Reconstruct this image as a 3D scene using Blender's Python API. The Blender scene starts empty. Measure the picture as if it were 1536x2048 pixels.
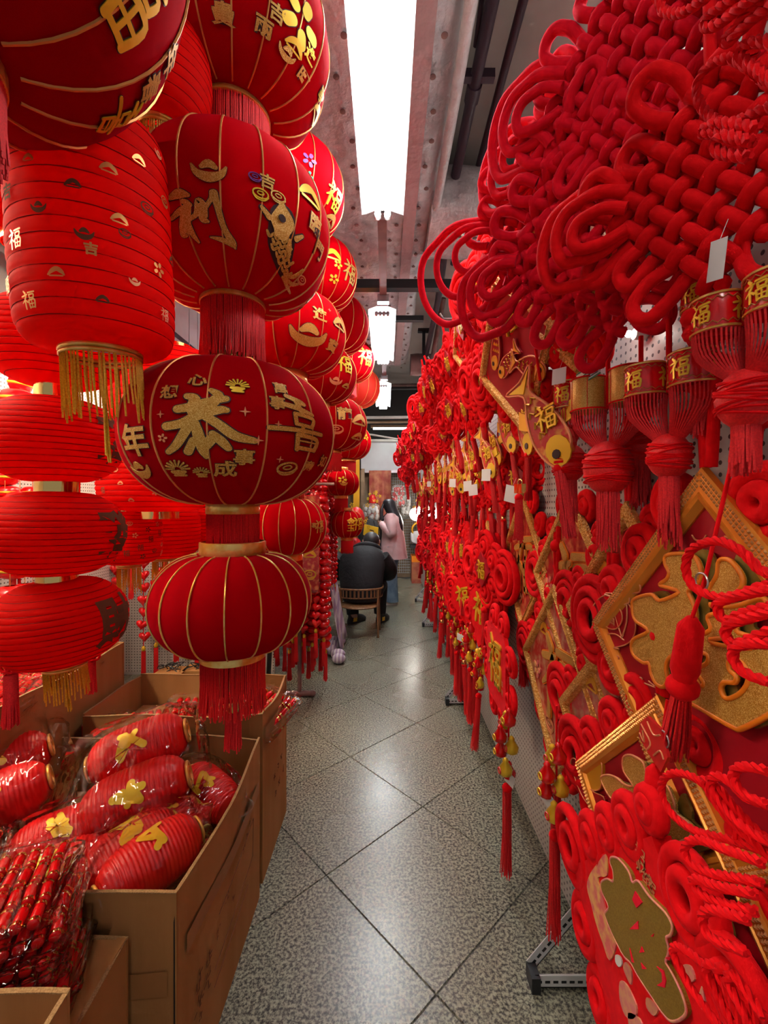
import bpy, bmesh, math, random
from mathutils import Vector, Matrix, Euler
from mathutils.geometry import tessellate_polygon

random.seed(11)
S = bpy.context.scene
C = S.collection
PI = math.pi
R = math.radians

# ------------------------------------------------------------------ camera
F, CX, CY, EYE = 860.0, 772.0, 1010.0, 1.55      # focal length and horizon, in pixels of the 1536x2048 frame
cam_d = bpy.data.cameras.new('camera')
cam = bpy.data.objects.new('camera', cam_d)
C.objects.link(cam)
cam.location = (0, 0, EYE)
cam.rotation_euler = (R(90), 0, 0)
cam_d.sensor_fit = 'VERTICAL'
cam_d.sensor_height = 36.0
cam_d.lens = F / 2048 * 36
cam_d.shift_x = -(CX - 768) / 2048
cam_d.shift_y = (CY - 1024) / 2048
cam_d.clip_start = 0.02
S.camera = cam

# ------------------------------------------------------------------ world, exposure
w = bpy.data.worlds.new('hall'); S.world = w
w.use_nodes = True
w.node_tree.nodes['Background'].inputs[0].default_value = (0.95, 0.96, 1.0, 1)
w.node_tree.nodes['Background'].inputs[1].default_value = 0.10
S.view_settings.view_transform = 'Standard'
S.view_settings.look = 'None'
S.view_settings.gamma = 1
S.view_settings.use_curve_mapping = False
S.view_settings.exposure = 1.5
try:
    S.cycles.max_bounces = 5; S.cycles.diffuse_bounces = 2; S.cycles.glossy_bounces = 2
    S.cycles.transparent_max_bounces = 10; S.cycles.transmission_bounces = 3
    S.cycles.use_adaptive_sampling = True; S.cycles.adaptive_threshold = 0.09; S.cycles.adaptive_min_samples = 16
    S.cycles.sample_clamp_indirect = 4.0
    S.cycles.caustics_reflective = False; S.cycles.caustics_refractive = False
except Exception:
    pass
TUBE = 20.0         # emission of the aisle's fluorescent tubes
TUBE_BAY = 42.0     # emission of the tubes over the left bay
BULB = 26.0

# ------------------------------------------------------------------ materials
MATS = {}
def mat(name, col, rough=0.5, metal=0.0, sheen=0.0, sheen_col=(1, .6, .6), emit=None, spec=0.5,
        col2=None, scale=20.0, mix=(0.4, 0.6), bump=0.0, bscale=None, tex='NOISE', detail=3.0, coat=0.0,
        transl=0.0, film=0.0, stretch=(1, 1, 1), bdist=0.002):
    m = bpy.data.materials.new(name); MATS[name] = m
    m.use_nodes = True
    nt = m.node_tree; N = nt.nodes; L = nt.links
    b = N['Principled BSDF']; out = N['Material Output']
    b.inputs['Base Color'].default_value = (*col, 1)
    b.inputs['Roughness'].default_value = rough
    b.inputs['Metallic'].default_value = metal
    b.inputs['Specular IOR Level'].default_value = spec
    if sheen:
        b.inputs['Sheen Weight'].default_value = sheen
        b.inputs['Sheen Roughness'].default_value = 0.45
        b.inputs['Sheen Tint'].default_value = (*sheen_col, 1)
    if coat:
        b.inputs['Coat Weight'].default_value = coat
        b.inputs['Coat Roughness'].default_value = 0.15
    if emit:
        b.inputs['Emission Color'].default_value = (*emit[:3], 1)
        b.inputs['Emission Strength'].default_value = emit[3]
    t = None
    if col2 or bump:
        tc = N.new('ShaderNodeTexCoord'); mp = N.new('ShaderNodeMapping')
        mp.inputs['Scale'].default_value = stretch
        L.new(tc.outputs['Object'], mp.inputs['Vector'])
        def texn(sc):
            if tex == 'VORONOI':
                t = N.new('ShaderNodeTexVoronoi'); t.inputs['Scale'].default_value = sc
                L.new(mp.outputs[0], t.inputs['Vector']); return t, t.outputs['Color'], t.outputs['Distance']
            if tex == 'WAVE':
                t = N.new('ShaderNodeTexWave'); t.inputs['Scale'].default_value = sc; t.inputs['Distortion'].default_value = 1.0
                L.new(mp.outputs[0], t.inputs['Vector']); return t, t.outputs['Fac'], t.outputs['Fac']
            t = N.new('ShaderNodeTexNoise'); t.inputs['Scale'].default_value = sc; t.inputs['Detail'].default_value = detail
            L.new(mp.outputs[0], t.inputs['Vector']); return t, t.outputs['Fac'], t.outputs['Fac']
    if col2:
        t, fo, do = texn(scale)
        cr = N.new('ShaderNodeValToRGB')
        cr.color_ramp.elements[0].position = mix[0]; cr.color_ramp.elements[0].color = (*col, 1)
        cr.color_ramp.elements[1].position = mix[1]; cr.color_ramp.elements[1].color = (*col2, 1)
        L.new(fo, cr.inputs[0]); L.new(cr.outputs[0], b.inputs['Base Color'])
    if bump:
        t2, f2, d2 = texn(bscale or scale)
        bp = N.new('ShaderNodeBump'); bp.inputs['Strength'].default_value = bump; bp.inputs['Distance'].default_value = bdist
        L.new(d2, bp.inputs['Height']); L.new(bp.outputs[0], b.inputs['Normal'])
    if transl:
        tr = N.new('ShaderNodeBsdfTranslucent'); tr.inputs[0].default_value = (*col, 1)
        mx = N.new('ShaderNodeMixShader'); mx.inputs[0].default_value = transl
        L.new(b.outputs[0], mx.inputs[1]); L.new(tr.outputs[0], mx.inputs[2]); L.new(mx.outputs[0], out.inputs[0])
    if film:
        tp = N.new('ShaderNodeBsdfTransparent'); gl = N.new('ShaderNodeBsdfGlossy')
        gl.inputs['Roughness'].default_value = rough; gl.inputs[0].default_value = (1, .97, .94, 1)
        fr = N.new('ShaderNodeLayerWeight'); fr.inputs[0].default_value = film
        mx = N.new('ShaderNodeMixShader')
        if bump: L.new(bp.outputs[0], gl.inputs['Normal']); L.new(bp.outputs[0], fr.inputs['Normal'])
        ma = N.new('ShaderNodeMath'); ma.operation = 'MULTIPLY_ADD'; ma.inputs[1].default_value = .75; ma.inputs[2].default_value = .03; ma.use_clamp = True
        L.new(fr.outputs['Fresnel'], ma.inputs[0]); L.new(ma.outputs[0], mx.inputs[0]); L.new(tp.outputs[0], mx.inputs[1]); L.new(gl.outputs[0], mx.inputs[2])
        L.new(mx.outputs[0], out.inputs[0])
    return m

mat('velvet', (.86, .003, .006), .85, sheen=.16, sheen_col=(1, .15, .2), spec=.12, col2=(.95, .004, .008), scale=60, bump=.25, bscale=900)
mat('velvet_cool_lit', (.84, .003, .018), .85, sheen=.35, sheen_col=(1, .12, .26), spec=.12, col2=(.92, .005, .022), scale=60, bump=.25, bscale=900)  # crimson tint and stronger sheen put cool light into the velvet's colour
mat('fabric', (.42, .0004, .003), .9, sheen=.04, sheen_col=(1, .02, .25), spec=.02, bump=.12, bscale=1400)
mat('fabric_bright', (.60, .0005, .004), .9, sheen=.04, sheen_col=(1, .02, .25), spec=.02, bump=.12, bscale=1400)
mat('paper', (.95, .004, .0015), .7, spec=.12, transl=.6, bump=.1, bscale=300)
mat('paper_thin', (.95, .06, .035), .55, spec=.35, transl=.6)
mat('fringe_red', (.80, .003, .006), .6, sheen=.1, col2=(.95, .008, .012), scale=300)
mat('fringe_yellow', (1.0, .56, .035), .6, sheen=.1, col2=(.82, .38, .015), scale=250)
mat('gold_band', (.88, .45, .07), .3, metal=.5, col2=(1.0, .72, .22), scale=25, bump=.35, bscale=60, bdist=.004)
mat('gold_foil', (.93, .62, .22), .12, metal=1, bump=.6, bscale=30, bdist=.006, stretch=(1, 1, .15))
mat('gold_line', (.82, .36, .10), .4, metal=.55)
mat('glitter', (.62, .27, .015), .42, metal=.3, col2=(1.0, .72, .22), scale=850, tex='VORONOI', mix=(.45, .85), bump=.6, bscale=850, bdist=.001)
mat('glitter_fine', (.58, .26, .02), .45, metal=.3, col2=(1.0, .70, .22), scale=1500, tex='VORONOI', mix=(.4, .85))
mat('ink', (.035, .006, .006), .6)
mat('orange_rim', (.95, .24, .01), .4, spec=.5)
mat('gold_plain', (.86, .42, .02), .4, metal=.35)
mat('gold_yellow', (.95, .60, .03), .38, metal=.3)
mat('olive_mirror', (.30, .24, .04), .35, metal=.6, col2=(.45, .38, .10), scale=30)
mat('olive_gold', (.30, .17, .012), .5, metal=.45, col2=(.40, .25, .03), scale=400, bump=.4, bscale=1200, bdist=.0006)
mat('frame_gold', (.78, .33, .04), .36, metal=.3, col2=(1.0, .62, .18), scale=210, tex='VORONOI', mix=(.3, .8), bump=.9, bscale=210, bdist=.004)
mat('frame_smooth', (.92, .33, .035), .30, metal=.4)
mat('frame_bead', (.90, .40, .12), .25, metal=.5)
mat('panel_red', (.40, .001, .010), .55, spec=.35, col2=(.48, .002, .014), scale=8)
mat('panel_print', (.55, .012, .016), .28, spec=.5, col2=(.80, .27, .09), scale=26, mix=(.46, .66), coat=.5)
mat('panel_pink', (.62, .05, .04), .25, spec=.5, col2=(.78, .38, .20), scale=22, mix=(.42, .7), coat=.6)
mat('red_gloss', (.85, .003, .006), .22, spec=.5, coat=.4)
mat('red_enamel', (.70, .01, .012), .35)
mat('outline_gold', (.90, .34, .14), .45, metal=.25)
mat('peach', (.85, .36, .20), .5, col2=(.80, .22, .22), scale=60)
mat('pink_scale', (.86, .16, .16), .45, col2=(.95, .50, .16), scale=45)
mat('fish_red', (.72, .015, .012), .4, col2=(.92, .40, .06), scale=38, mix=(.48, .62))
mat('purple', (.16, .01, .20), .5)
mat('green_glitter', (.02, .42, .22), .4, metal=.4)
mat('cardboard', (.42, .19, .062), .9, spec=.12, col2=(.50, .24, .085), scale=7, bump=.2, bscale=260, stretch=(1, 1, .08), bdist=.0015)
mat('cardboard_edge', (.50, .30, .13), .9, spec=.1, col2=(.34, .19, .08), scale=350)
mat('box_print', (.17, .060, .030), .85, spec=.1)
mat('tape', (.40, .18, .06), .55, spec=.15, bump=.2, bscale=40)
mat('film', (1, 1, 1), .05, film=.14, bump=.8, bscale=15, bdist=.03, detail=2.5, stretch=(1, .4, 1))
mat('tag_white', (.86, .84, .80), .6)
mat('tag_green', (.10, .30, .16), .6)
mat('steel', (.62, .62, .64), .28, metal=1)
mat('white_paint', (.72, .70, .68), .5)
mat('dark_pipe', (.055, .028, .045), .45, spec=.4)
mat('black_steel', (.012, .012, .014), .5)
mat('rust_paint', (.30, .17, .15), .6, col2=(.20, .10, .09), scale=8)
mat('foil', (.86, .82, .83), .42, metal=.15, col2=(.68, .62, .63), scale=5, bump=.9, bscale=9, bdist=.05, detail=6)
mat('foil_tape', (.58, .40, .40), .4, metal=.4, bump=.6, bscale=14, bdist=.02)
mat('plaster', (.62, .54, .49), .85, col2=(.50, .43, .39), scale=1.6, detail=6, bump=.15, bscale=14)
mat('plaster_white', (.70, .68, .69), .75, col2=(.62, .58, .60), scale=2)
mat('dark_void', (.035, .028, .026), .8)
mat('timber', (.24, .15, .085), .75, col2=(.33, .22, .13), scale=5)
mat('reflector', (.88, .90, .90), .35, spec=.4)
mat('tube_lit', (1, 1, 1), .4, emit=(.93, .98, 1.0, TUBE))
mat('tube_bay', (1, 1, 1), .4, emit=(1.0, .84, .62, TUBE_BAY))
mat('tube_fill', (1, 1, 1), .4, emit=(1.0, .94, .88, 17.0))  # for the light added behind the viewer
mat('tube_dim', (1, 1, 1), .4, emit=(.85, 1.0, .95, 5.0))
mat('bulb', (1, 1, 1), .4, emit=(1.0, .95, .86, BULB))
mat('tube_glass', (.80, .90, .92), .15, spec=.6)
mat('lcd', (.6, .7, .8), .3)
mat('grout', (.09, .085, .075), .9)
mat('skin', (.62, .36, .26), .55)
mat('hair', (.012, .014, .018), .38, spec=.5, bump=.5, bscale=90, stretch=(1, 1, .1))
mat('hair_grey', (.035, .034, .034), .5, bump=.5, bscale=120)
mat('jacket_pink', (.82, .50, .50), .45, col2=(.88, .60, .60), scale=6, bump=.4, bscale=12, bdist=.02)
mat('jeans', (.13, .19, .27), .85, col2=(.20, .28, .37), scale=9, detail=6)
mat('shirt_dark', (.035, .035, .04), .8)
mat('black_cloth', (.008, .008, .010), .75, bump=.5, bscale=14, bdist=.02)
mat('shoe_white', (.75, .70, .64), .6)
mat('shoe_dark', (.03, .028, .026), .6)
mat('shoe_yellow', (.80, .48, .04), .5)
mat('bamboo', (.34, .16, .06), .5, col2=(.20, .08, .03), scale=30, stretch=(1, 1, .1))
mat('plastic_bag', (.62, .66, .68), .2, film=.5, bump=.9, bscale=30, bdist=.02)
mat('banner_red', (.35, .05, .035), .6, col2=(.52, .18, .08), scale=7, mix=(.4, .65), detail=5)
mat('mesh_wire', (.62, .66, .68), .4, metal=.5)
mat('cloth_purple', (.42, .30, .44), .8, col2=(.70, .62, .66), scale=9, tex='WAVE')

# speckled granite for the floor tiles
def granite():
    m = bpy.data.materials.new('granite'); MATS['granite'] = m; m.use_nodes = True
    nt = m.node_tree; N = nt.nodes; L = nt.links; b = N['Principled BSDF']
    tc = N.new('ShaderNodeTexCoord'); geo = N.new('ShaderNodeNewGeometry')
    n1 = N.new('ShaderNodeTexNoise'); n1.inputs['Scale'].default_value = 95; n1.inputs['Detail'].default_value = 4; n1.inputs['Roughness'].default_value = .7
    L.new(geo.outputs['Position'], n1.inputs['Vector'])
    r1 = N.new('ShaderNodeValToRGB'); e = r1.color_ramp.elements
    e[0].position = .36; e[0].color = (.030, .030, .026, 1)
    e[1].position = .62; e[1].color = (.43, .41, .31, 1)
    a = r1.color_ramp.elements.new(.46); a.color = (.11, .10, .085, 1)
    a = r1.color_ramp.elements.new(.52); a.color = (.29, .275, .21, 1)
    L.new(n1.outputs['Fac'], r1.inputs[0])
    n2 = N.new('ShaderNodeTexNoise'); n2.inputs['Scale'].default_value = .9; n2.inputs['Detail'].default_value = 2
    L.new(geo.outputs['Position'], n2.inputs['Vector'])
    r2 = N.new('ShaderNodeValToRGB'); r2.color_ramp.elements[0].position = .3; r2.color_ramp.elements[0].color = (.88, .90, .86, 1)
    r2.color_ramp.elements[1].position = .7; r2.color_ramp.elements[1].color = (1.0, 1.02, .94, 1)
    L.new(n2.outputs['Fac'], r2.inputs[0])
    mx = N.new('ShaderNodeMix'); mx.data_type = 'RGBA'; mx.blend_type = 'MULTIPLY'; mx.inputs[0].default_value = 1
    L.new(r1.outputs[0], mx.inputs[6]); L.new(r2.outputs[0], mx.inputs[7]); L.new(mx.outputs[2], b.inputs['Base Color'])
    rr = N.new('ShaderNodeMapRange'); rr.inputs[3].default_value = .20; rr.inputs[4].default_value = .34
    L.new(n2.outputs['Fac'], rr.inputs[0]); L.new(rr.outputs[0], b.inputs['Roughness'])
granite()

# white pegboard with its grid of punched holes
def pegboard():
    m = bpy.data.materials.new('pegboard'); MATS['pegboard'] = m; m.use_nodes = True
    nt = m.node_tree; N = nt.nodes; L = nt.links; b = N['Principled BSDF']
    tc = N.new('ShaderNodeTexCoord')
    mp = N.new('ShaderNodeMapping'); mp.inputs['Scale'].default_value = (40, 40, 40)
    L.new(tc.outputs['Object'], mp.inputs[0])
    fr = N.new('ShaderNodeVectorMath'); fr.operation = 'FRACTION'; L.new(mp.outputs[0], fr.inputs[0])
    sb = N.new('ShaderNodeVectorMath'); sb.operation = 'SUBTRACT'; sb.inputs[1].default_value = (.5, .5, .5); L.new(fr.outputs[0], sb.inputs[0])
    ml = N.new('ShaderNodeVectorMath'); ml.operation = 'MULTIPLY'; ml.inputs[1].default_value = (1, 0, 1); L.new(sb.outputs[0], ml.inputs[0])
    ln = N.new('ShaderNodeVectorMath'); ln.operation = 'LENGTH'; L.new(ml.outputs[0], ln.inputs[0])
    lt = N.new('ShaderNodeMath'); lt.operation = 'LESS_THAN'; lt.inputs[1].default_value = .19; L.new(ln.outputs['Value'], lt.inputs[0])
    mx = N.new('ShaderNodeMix'); mx.data_type = 'RGBA'
    mx.inputs[6].default_value = (.66, .60, .56, 1); mx.inputs[7].default_value = (.05, .03, .03, 1)
    L.new(lt.outputs[0], mx.inputs[0]); L.new(mx.outputs[2], b.inputs['Base Color'])
    b.inputs['Roughness'].default_value = .45
pegboard()

# ------------------------------------------------------------------ mesh helpers
class G:
    """collects vertices and faces of one part"""
    def __init__(s): s.v = []; s.f = []
    def add(s, vs, fs):
        o = len(s.v); s.v += [tuple(v) for v in vs]; s.f += [tuple(i + o for i in f) for f in fs]; return s
    def box(s, x0, x1, y0, y1, z0, z1):
        return s.add([(x0, y0, z0), (x1, y0, z0), (x1, y1, z0), (x0, y1, z0), (x0, y0, z1), (x1, y0, z1), (x1, y1, z1), (x0, y1, z1)],
                     [(3, 2, 1, 0), (4, 5, 6, 7), (0, 1, 5, 4), (1, 2, 6, 5), (2, 3, 7, 6), (3, 0, 4, 7)])
    def tube(s, pts, r, n=8, closed=False, cap=True, up=None):
        pts = [Vector(p) for p in pts]; m = len(pts)
        rs = r if isinstance(r, (list, tuple)) else [r] * m
        T = []
        for i in range(m):
            a = pts[(i - 1) % m] if (closed or i > 0) else pts[0]
            b = pts[(i + 1) % m] if (closed or i < m - 1) else pts[-1]
            t = b - a
            T.append(t.normalized() if t.length > 1e-9 else Vector((0, 0, 1)))
        nrm = up and Vector(up) or (Vector((0, 0, 1)) if abs(T[0].z) < .9 else Vector((1, 0, 0)))
        nrm = (nrm - T[0] * nrm.dot(T[0])).normalized()
        vs = []
        for i in range(m):
            nrm = nrm - T[i] * nrm.dot(T[i])
            nrm = nrm.normalized() if nrm.length > 1e-6 else T[i].orthogonal().normalized()
            bi = T[i].cross(nrm)
            for k in range(n):
                a = 2 * PI * k / n
                vs.append(pts[i] + (nrm * math.cos(a) + bi * math.sin(a)) * rs[i])
        fs = []
        for i in range(m if closed else m - 1):
            j = (i + 1) % m
            for k in range(n):
                fs.append((i * n + k, i * n + (k + 1) % n, j * n + (k + 1) % n, j * n + k))
        if cap and not closed:
            fs.append(tuple(range(n - 1, -1, -1))); fs.append(tuple((m - 1) * n + k for k in range(n)))
        return s.add(vs, fs)
    def torus(s, R_, r, seg=24, n=8, axis='Y', c=(0, 0, 0), sx=1, sz=1):
        pts = []
        for i in range(seg):
            a = 2 * PI * i / seg
            x, z = R_ * math.cos(a) * sx, R_ * math.sin(a) * sz
            pts.append((c[0] + x, c[1], c[2] + z) if axis == 'Y' else ((c[0] + x, c[1] + z, c[2]) if axis == 'Z' else (c[0], c[1] + x, c[2] + z)))
        return s.tube(pts, r, n, closed=True, up=(0, 1, 0) if axis == 'Y' else ((0, 0, 1) if axis == 'Z' else (1, 0, 0)))
    def lathe(s, prof, seg=32, c=(0, 0, 0), cap0=False, cap1=False, fn=None):
        vs = []
        for (r, z) in prof:
            for k in range(seg):
                a = 2 * PI * k / seg
                q = r * (fn(a, z) if fn else 1)
                vs.append((c[0] + q * math.cos(a), c[1] + q * math.sin(a), c[2] + z))
        fs = []
        for i in range(len(prof) - 1):
            for k in range(seg):
                fs.append((i * seg + k, i * seg + (k + 1) % seg, (i + 1) * seg + (k + 1) % seg, (i + 1) * seg + k))
        if cap0: fs.append(tuple(range(seg - 1, -1, -1)))
        if cap1: fs.append(tuple((len(prof) - 1) * seg + k for k in range(seg)))
        return s.add(vs, fs)
    def ellipsoid(s, c, rx, ry, rz, seg=16, rings=10, rot=None):
        vs, fs = [], []
        M3 = rot or Matrix.Identity(3)
        for i in range(rings + 1):
            p = -PI / 2 + PI * i / rings
            for k in range(seg):
                a = 2 * PI * k / seg
                vs.append(Vector(c) + M3 @ Vector((rx * math.cos(p) * math.cos(a), ry * math.cos(p) * math.sin(a), rz * math.sin(p))))
        for i in range(rings):
            for k in range(seg):
                fs.append((i * seg + k, i * seg + (k + 1) % seg, (i + 1) * seg + (k + 1) % seg, (i + 1) * seg + k))
        return s.add(vs, fs)
    def loft(s, rings, cap=True):
        n = len(rings[0]); vs = [p for r in rings for p in r]; fs = []
        for i in range(len(rings) - 1):
            for k in range(n):
                fs.append((i * n + k, i * n + (k + 1) % n, (i + 1) * n + (k + 1) % n, (i + 1) * n + k))
        if cap:
            fs.append(tuple(range(n - 1, -1, -1))); fs.append(tuple((len(rings) - 1) * n + k for k in range(n)))
        return s.add(vs, fs)
    def plate(s, outer, holes=(), y0=0.0, y1=-0.006):
        """flat outline in the local xz plane, given real thickness from y0 (back) to y1 (front)"""
        loops = [list(outer)] + [list(h) for h in holes]
        flat = [p for l in loops for p in l]
        tris = tessellate_polygon([[Vector((p[0], p[1], 0)) for p in l] for l in loops])
        n = len(flat)
        vs = [(p[0], y1, p[1]) for p in flat] + [(p[0], y0, p[1]) for p in flat]
        fs = [tuple(t) for t in tris] + [tuple(n + i for i in reversed(t)) for t in tris]
        o = 0
        for l in loops:
            m = len(l)
            for i in range(m):
                j = (i + 1) % m
                fs.append((o + i, o + j, n + o + j, n + o + i))
            o += m
        return s.add(vs, fs)
    def xform(s, M):
        s.v = [tuple(M @ Vector(p)) for p in s.v]; return s
    def mesh(s, name, m, smooth=True):
        me = bpy.data.meshes.new(name)
        me.from_pydata(s.v, [], s.f)
        bm = bmesh.new(); bm.from_mesh(me); bmesh.ops.recalc_face_normals(bm, faces=bm.faces); bm.to_mesh(me); bm.free()
        if smooth:
            me.polygons.foreach_set('use_smooth', [True] * len(me.polygons))
            try: me.set_sharp_from_angle(angle=R(66))
            except Exception: pass
        me.materials.append(MATS[m] if isinstance(m, str) else m)
        return me

def obj(name, g, m=None, parent=None, loc=(0, 0, 0), rot=(0, 0, 0), scale=(1, 1, 1), smooth=True, kind=None, label=None):
    me = g.mesh(name, m, smooth) if isinstance(g, G) else g
    o = bpy.data.objects.new(name, me); C.objects.link(o)
    o.location = loc; o.rotation_euler = rot; o.scale = scale if not isinstance(scale, (int, float)) else (scale,) * 3
    if parent: o.parent = parent
    if kind: o['kind'] = kind
    if label: o['label'] = label
    return o

LABELS = {}
def tag(o, label, cat, group=None):
    o['label'] = label; o['category'] = cat
    if group: o['group'] = group
    LABELS.setdefault(label, []).append(o.name)
    return o
def thing(name, label, cat, loc=(0, 0, 0), rot=(0, 0, 0), group=None, scale=1):
    o = bpy.data.objects.new(name, None); C.objects.link(o)
    o.empty_display_size = .05
    o.location = loc; o.rotation_euler = rot; o.scale = (scale,) * 3
    return tag(o, label, cat, group)
def struct(name, g, m, parent=None, smooth=False, loc=(0, 0, 0), rot=(0, 0, 0)):
    o = obj(name, g, m, parent, loc, rot, smooth=smooth)
    if not parent: o['kind'] = 'structure'
    return o
def copy_tree(root, loc, rot, label, group=None, scale=None):
    r = root.copy(); C.objects.link(r); r.location = loc; r.rotation_euler = rot
    if scale: r.scale = (scale,) * 3
    r['label'] = label; LABELS.setdefault(label, []).append(r.name)
    if group: r['group'] = group
    for ch in root.children:
        c = ch.copy(); C.objects.link(c); c.parent = r
        for g in ch.children:
            d = g.copy(); C.objects.link(d); d.parent = c
    return r

def P(u, v, y):                      # the point at depth y that the pixel (u, v) looks at
    return Vector(((u - CX) * y / F, y, EYE - (v - CY) * y / F))
def W(u, v, x):                      # the same on a plane parallel to the aisle's walls
    return P(u, v, x * F / (u - CX))
def smooth_path(pts, sub=6, closed=False):
    pts = [Vector(p) for p in pts]; n = len(pts); out = []
    for i in range(n if closed else n - 1):
        p0 = pts[(i - 1) % n] if closed or i > 0 else pts[0]
        p1, p2 = pts[i], pts[(i + 1) % n]
        p3 = pts[(i + 2) % n] if closed or i + 2 < n else pts[-1]
        for k in range(sub):
            t = k / sub
            out.append(.5 * ((2 * p1) + (p2 - p0) * t + (2 * p0 - 5 * p1 + 4 * p2 - p3) * t * t + (3 * p1 - p0 - 3 * p2 + p3) * t ** 3))
    if not closed: out.append(pts[-1])
    return out
def resample(pts, step, closed=False):
    pts = [Vector(p) for p in pts]
    if closed: pts = pts + [pts[0]]
    out = [pts[0]]; acc = 0.0
    for a, b in zip(pts, pts[1:]):
        d = (b - a).length
        while acc + d >= step and d > 1e-9:
            t = (step - acc) / d; a = a + (b - a) * t; out.append(a); d = (b - a).length; acc = 0
        acc += d
    if closed and (out[-1] - out[0]).length < step * .5: out.pop()
    return out
def twisted(g, pts, r, closed=False, pitch=None, n=5):
    """a laid cord of three strands along a path"""
    pts = resample(pts, r * .75, closed); m = len(pts)
    pitch = pitch or r * 6.5
    T = [(pts[(i + 1) % m if closed else min(i + 1, m - 1)] - pts[(i - 1) % m if closed else max(i - 1, 0)]).normalized() for i in range(m)]
    nrm = T[0].orthogonal().normalized(); fr = []
    for i in range(m):
        nrm = (nrm - T[i] * nrm.dot(T[i])).normalized(); fr.append((nrm.copy(), T[i].cross(nrm)))
    for k in range(3):
        path = []
        for i in range(m):
            a = 2 * PI * (k / 3 + i * r * .75 / pitch)
            path.append(pts[i] + (fr[i][0] * math.cos(a) + fr[i][1] * math.sin(a)) * r * .5)
        g.tube(path, r * .56, n, closed=closed and False)
    return g

# ------------------------------------------------------------------ characters
BRUSH = {  # strokes as (x, y, width) in a 100-unit square, y downwards
 '福': [[(20, 3, 9), (31, 15, 13)], [(5, 31, 8), (24, 27, 10), (45, 22, 7)], [(38, 25, 10), (26, 49, 10), (5, 67, 5)], [(26, 44, 10), (26, 99, 10)],
        [(30, 52, 6), (45, 65, 10)], [(52, 13, 9), (95, 9, 9)], [(58, 25, 8), (61, 45, 8)], [(58, 25, 8), (89, 23, 8), (86, 43, 8)], [(60, 43, 7), (86, 42, 7)],
        [(53, 56, 9), (57, 97, 9)], [(53, 56, 9), (93, 53, 9), (90, 95, 9)], [(57, 94, 8), (90, 93, 8)], [(56, 75, 6), (90, 73, 6)], [(73, 56, 6), (73, 94, 6)]],
 '恭': [[(15, 30, 11), (30, 27, 12), (48, 19, 11), (68, 13, 9)], [(52, 1, 7), (60, 9, 12), (52, 22, 14), (41, 34, 14)], [(26, 11, 9), (34, 15, 13), (32, 30, 13), (35, 42, 11)],
        [(1, 54, 11), (20, 50, 12), (40, 38, 13), (62, 30, 11), (69, 30, 8)], [(44, 38, 11), (60, 50, 12), (79, 66, 13), (100, 71, 9)],
        [(33, 42, 13), (24, 60, 12), (12, 80, 11), (1, 90, 8)], [(35, 50, 10), (38, 66, 13), (42, 87, 12), (45, 98, 6)], [(25, 90, 11), (32, 74, 10)],
        [(47, 82, 9), (52, 72, 13)], [(54, 64, 9), (63, 74, 12), (70, 84, 9)]],
 '喜': [[(30, 3, 11), (52, 10, 15), (60, 13, 11)], [(22, 20, 12), (46, 23, 14), (76, 30, 9)], [(46, 11, 13), (54, 30, 13)], [(41, 34, 10), (43, 52, 10)],
        [(43, 34, 10), (76, 38, 10), (73, 54, 10)], [(43, 52, 9), (74, 54, 9)], [(1, 65, 12), (42, 63, 11), (98, 63, 10)], [(55, 54, 10), (55, 66, 10)],
        [(46, 71, 11), (48, 97, 11)], [(46, 71, 11), (86, 75, 11), (84, 95, 11)], [(48, 94, 10), (84, 95, 10)], [(52, 81, 4), (84, 82, 4)]],
 '利': [[(4, 14, 9), (20, 9, 17), (35, 12, 7)], [(26, 22, 9), (32, 27, 12), (27, 42, 18), (21, 64, 20), (16, 77, 13), (20, 80, 6)], [(0, 48, 7), (18, 37, 11), (36, 28, 8)],
        [(26, 53, 11), (31, 76, 10), (39, 93, 4)], [(34, 51, 7), (45, 42, 9), (50, 21, 9), (57, 29, 13), (55, 50, 15), (61, 55, 6)], [(52, 42, 9), (70, 19, 7), (75, 6, 11)],
        [(77, 6, 12), (81, 34, 10), (86, 64, 10), (95, 87, 13), (98, 98, 4)], [(61, 83, 3), (80, 86, 10), (95, 92, 11)]],
}
BRUSH['喜'] = [[(x, y, w_ * .70) for x, y, w_ in st] for st in BRUSH['喜']]
def stroke_strip(st, grow=0.0):
    """one brush stroke -> list of (left, right) edge points with rounded ends"""
    pts = smooth_path([(p[0], p[1], p[2]) for p in st], 5)
    ctr = [Vector((p.x, p.y)) for p in pts]; wd = [max(p.z, 1) / 2 + grow for p in pts]
    d0 = (ctr[1] - ctr[0]).normalized(); d1 = (ctr[-1] - ctr[-2]).normalized()
    c2, w2 = [], []
    for a in (1.0, .92, .7, .38):
        c2.append(ctr[0] - d0 * wd[0] * a); w2.append(wd[0] * math.sqrt(max(0.0, 1 - a * a)) + .01)
    c2 += ctr; w2 += wd
    for a in (.38, .7, .92, 1.0):
        c2.append(ctr[-1] + d1 * wd[-1] * a); w2.append(wd[-1] * math.sqrt(max(0.0, 1 - a * a)) + .01)
    out = []
    for i in range(len(c2)):
        t = (c2[min(i + 1, len(c2) - 1)] - c2[max(i - 1, 0)])
        t = t.normalized() if t.length > 1e-9 else Vector((1, 0))
        n = Vector((-t.y, t.x))
        out.append((c2[i] + n * w2[i], c2[i] - n * w2[i]))
    return out
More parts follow.
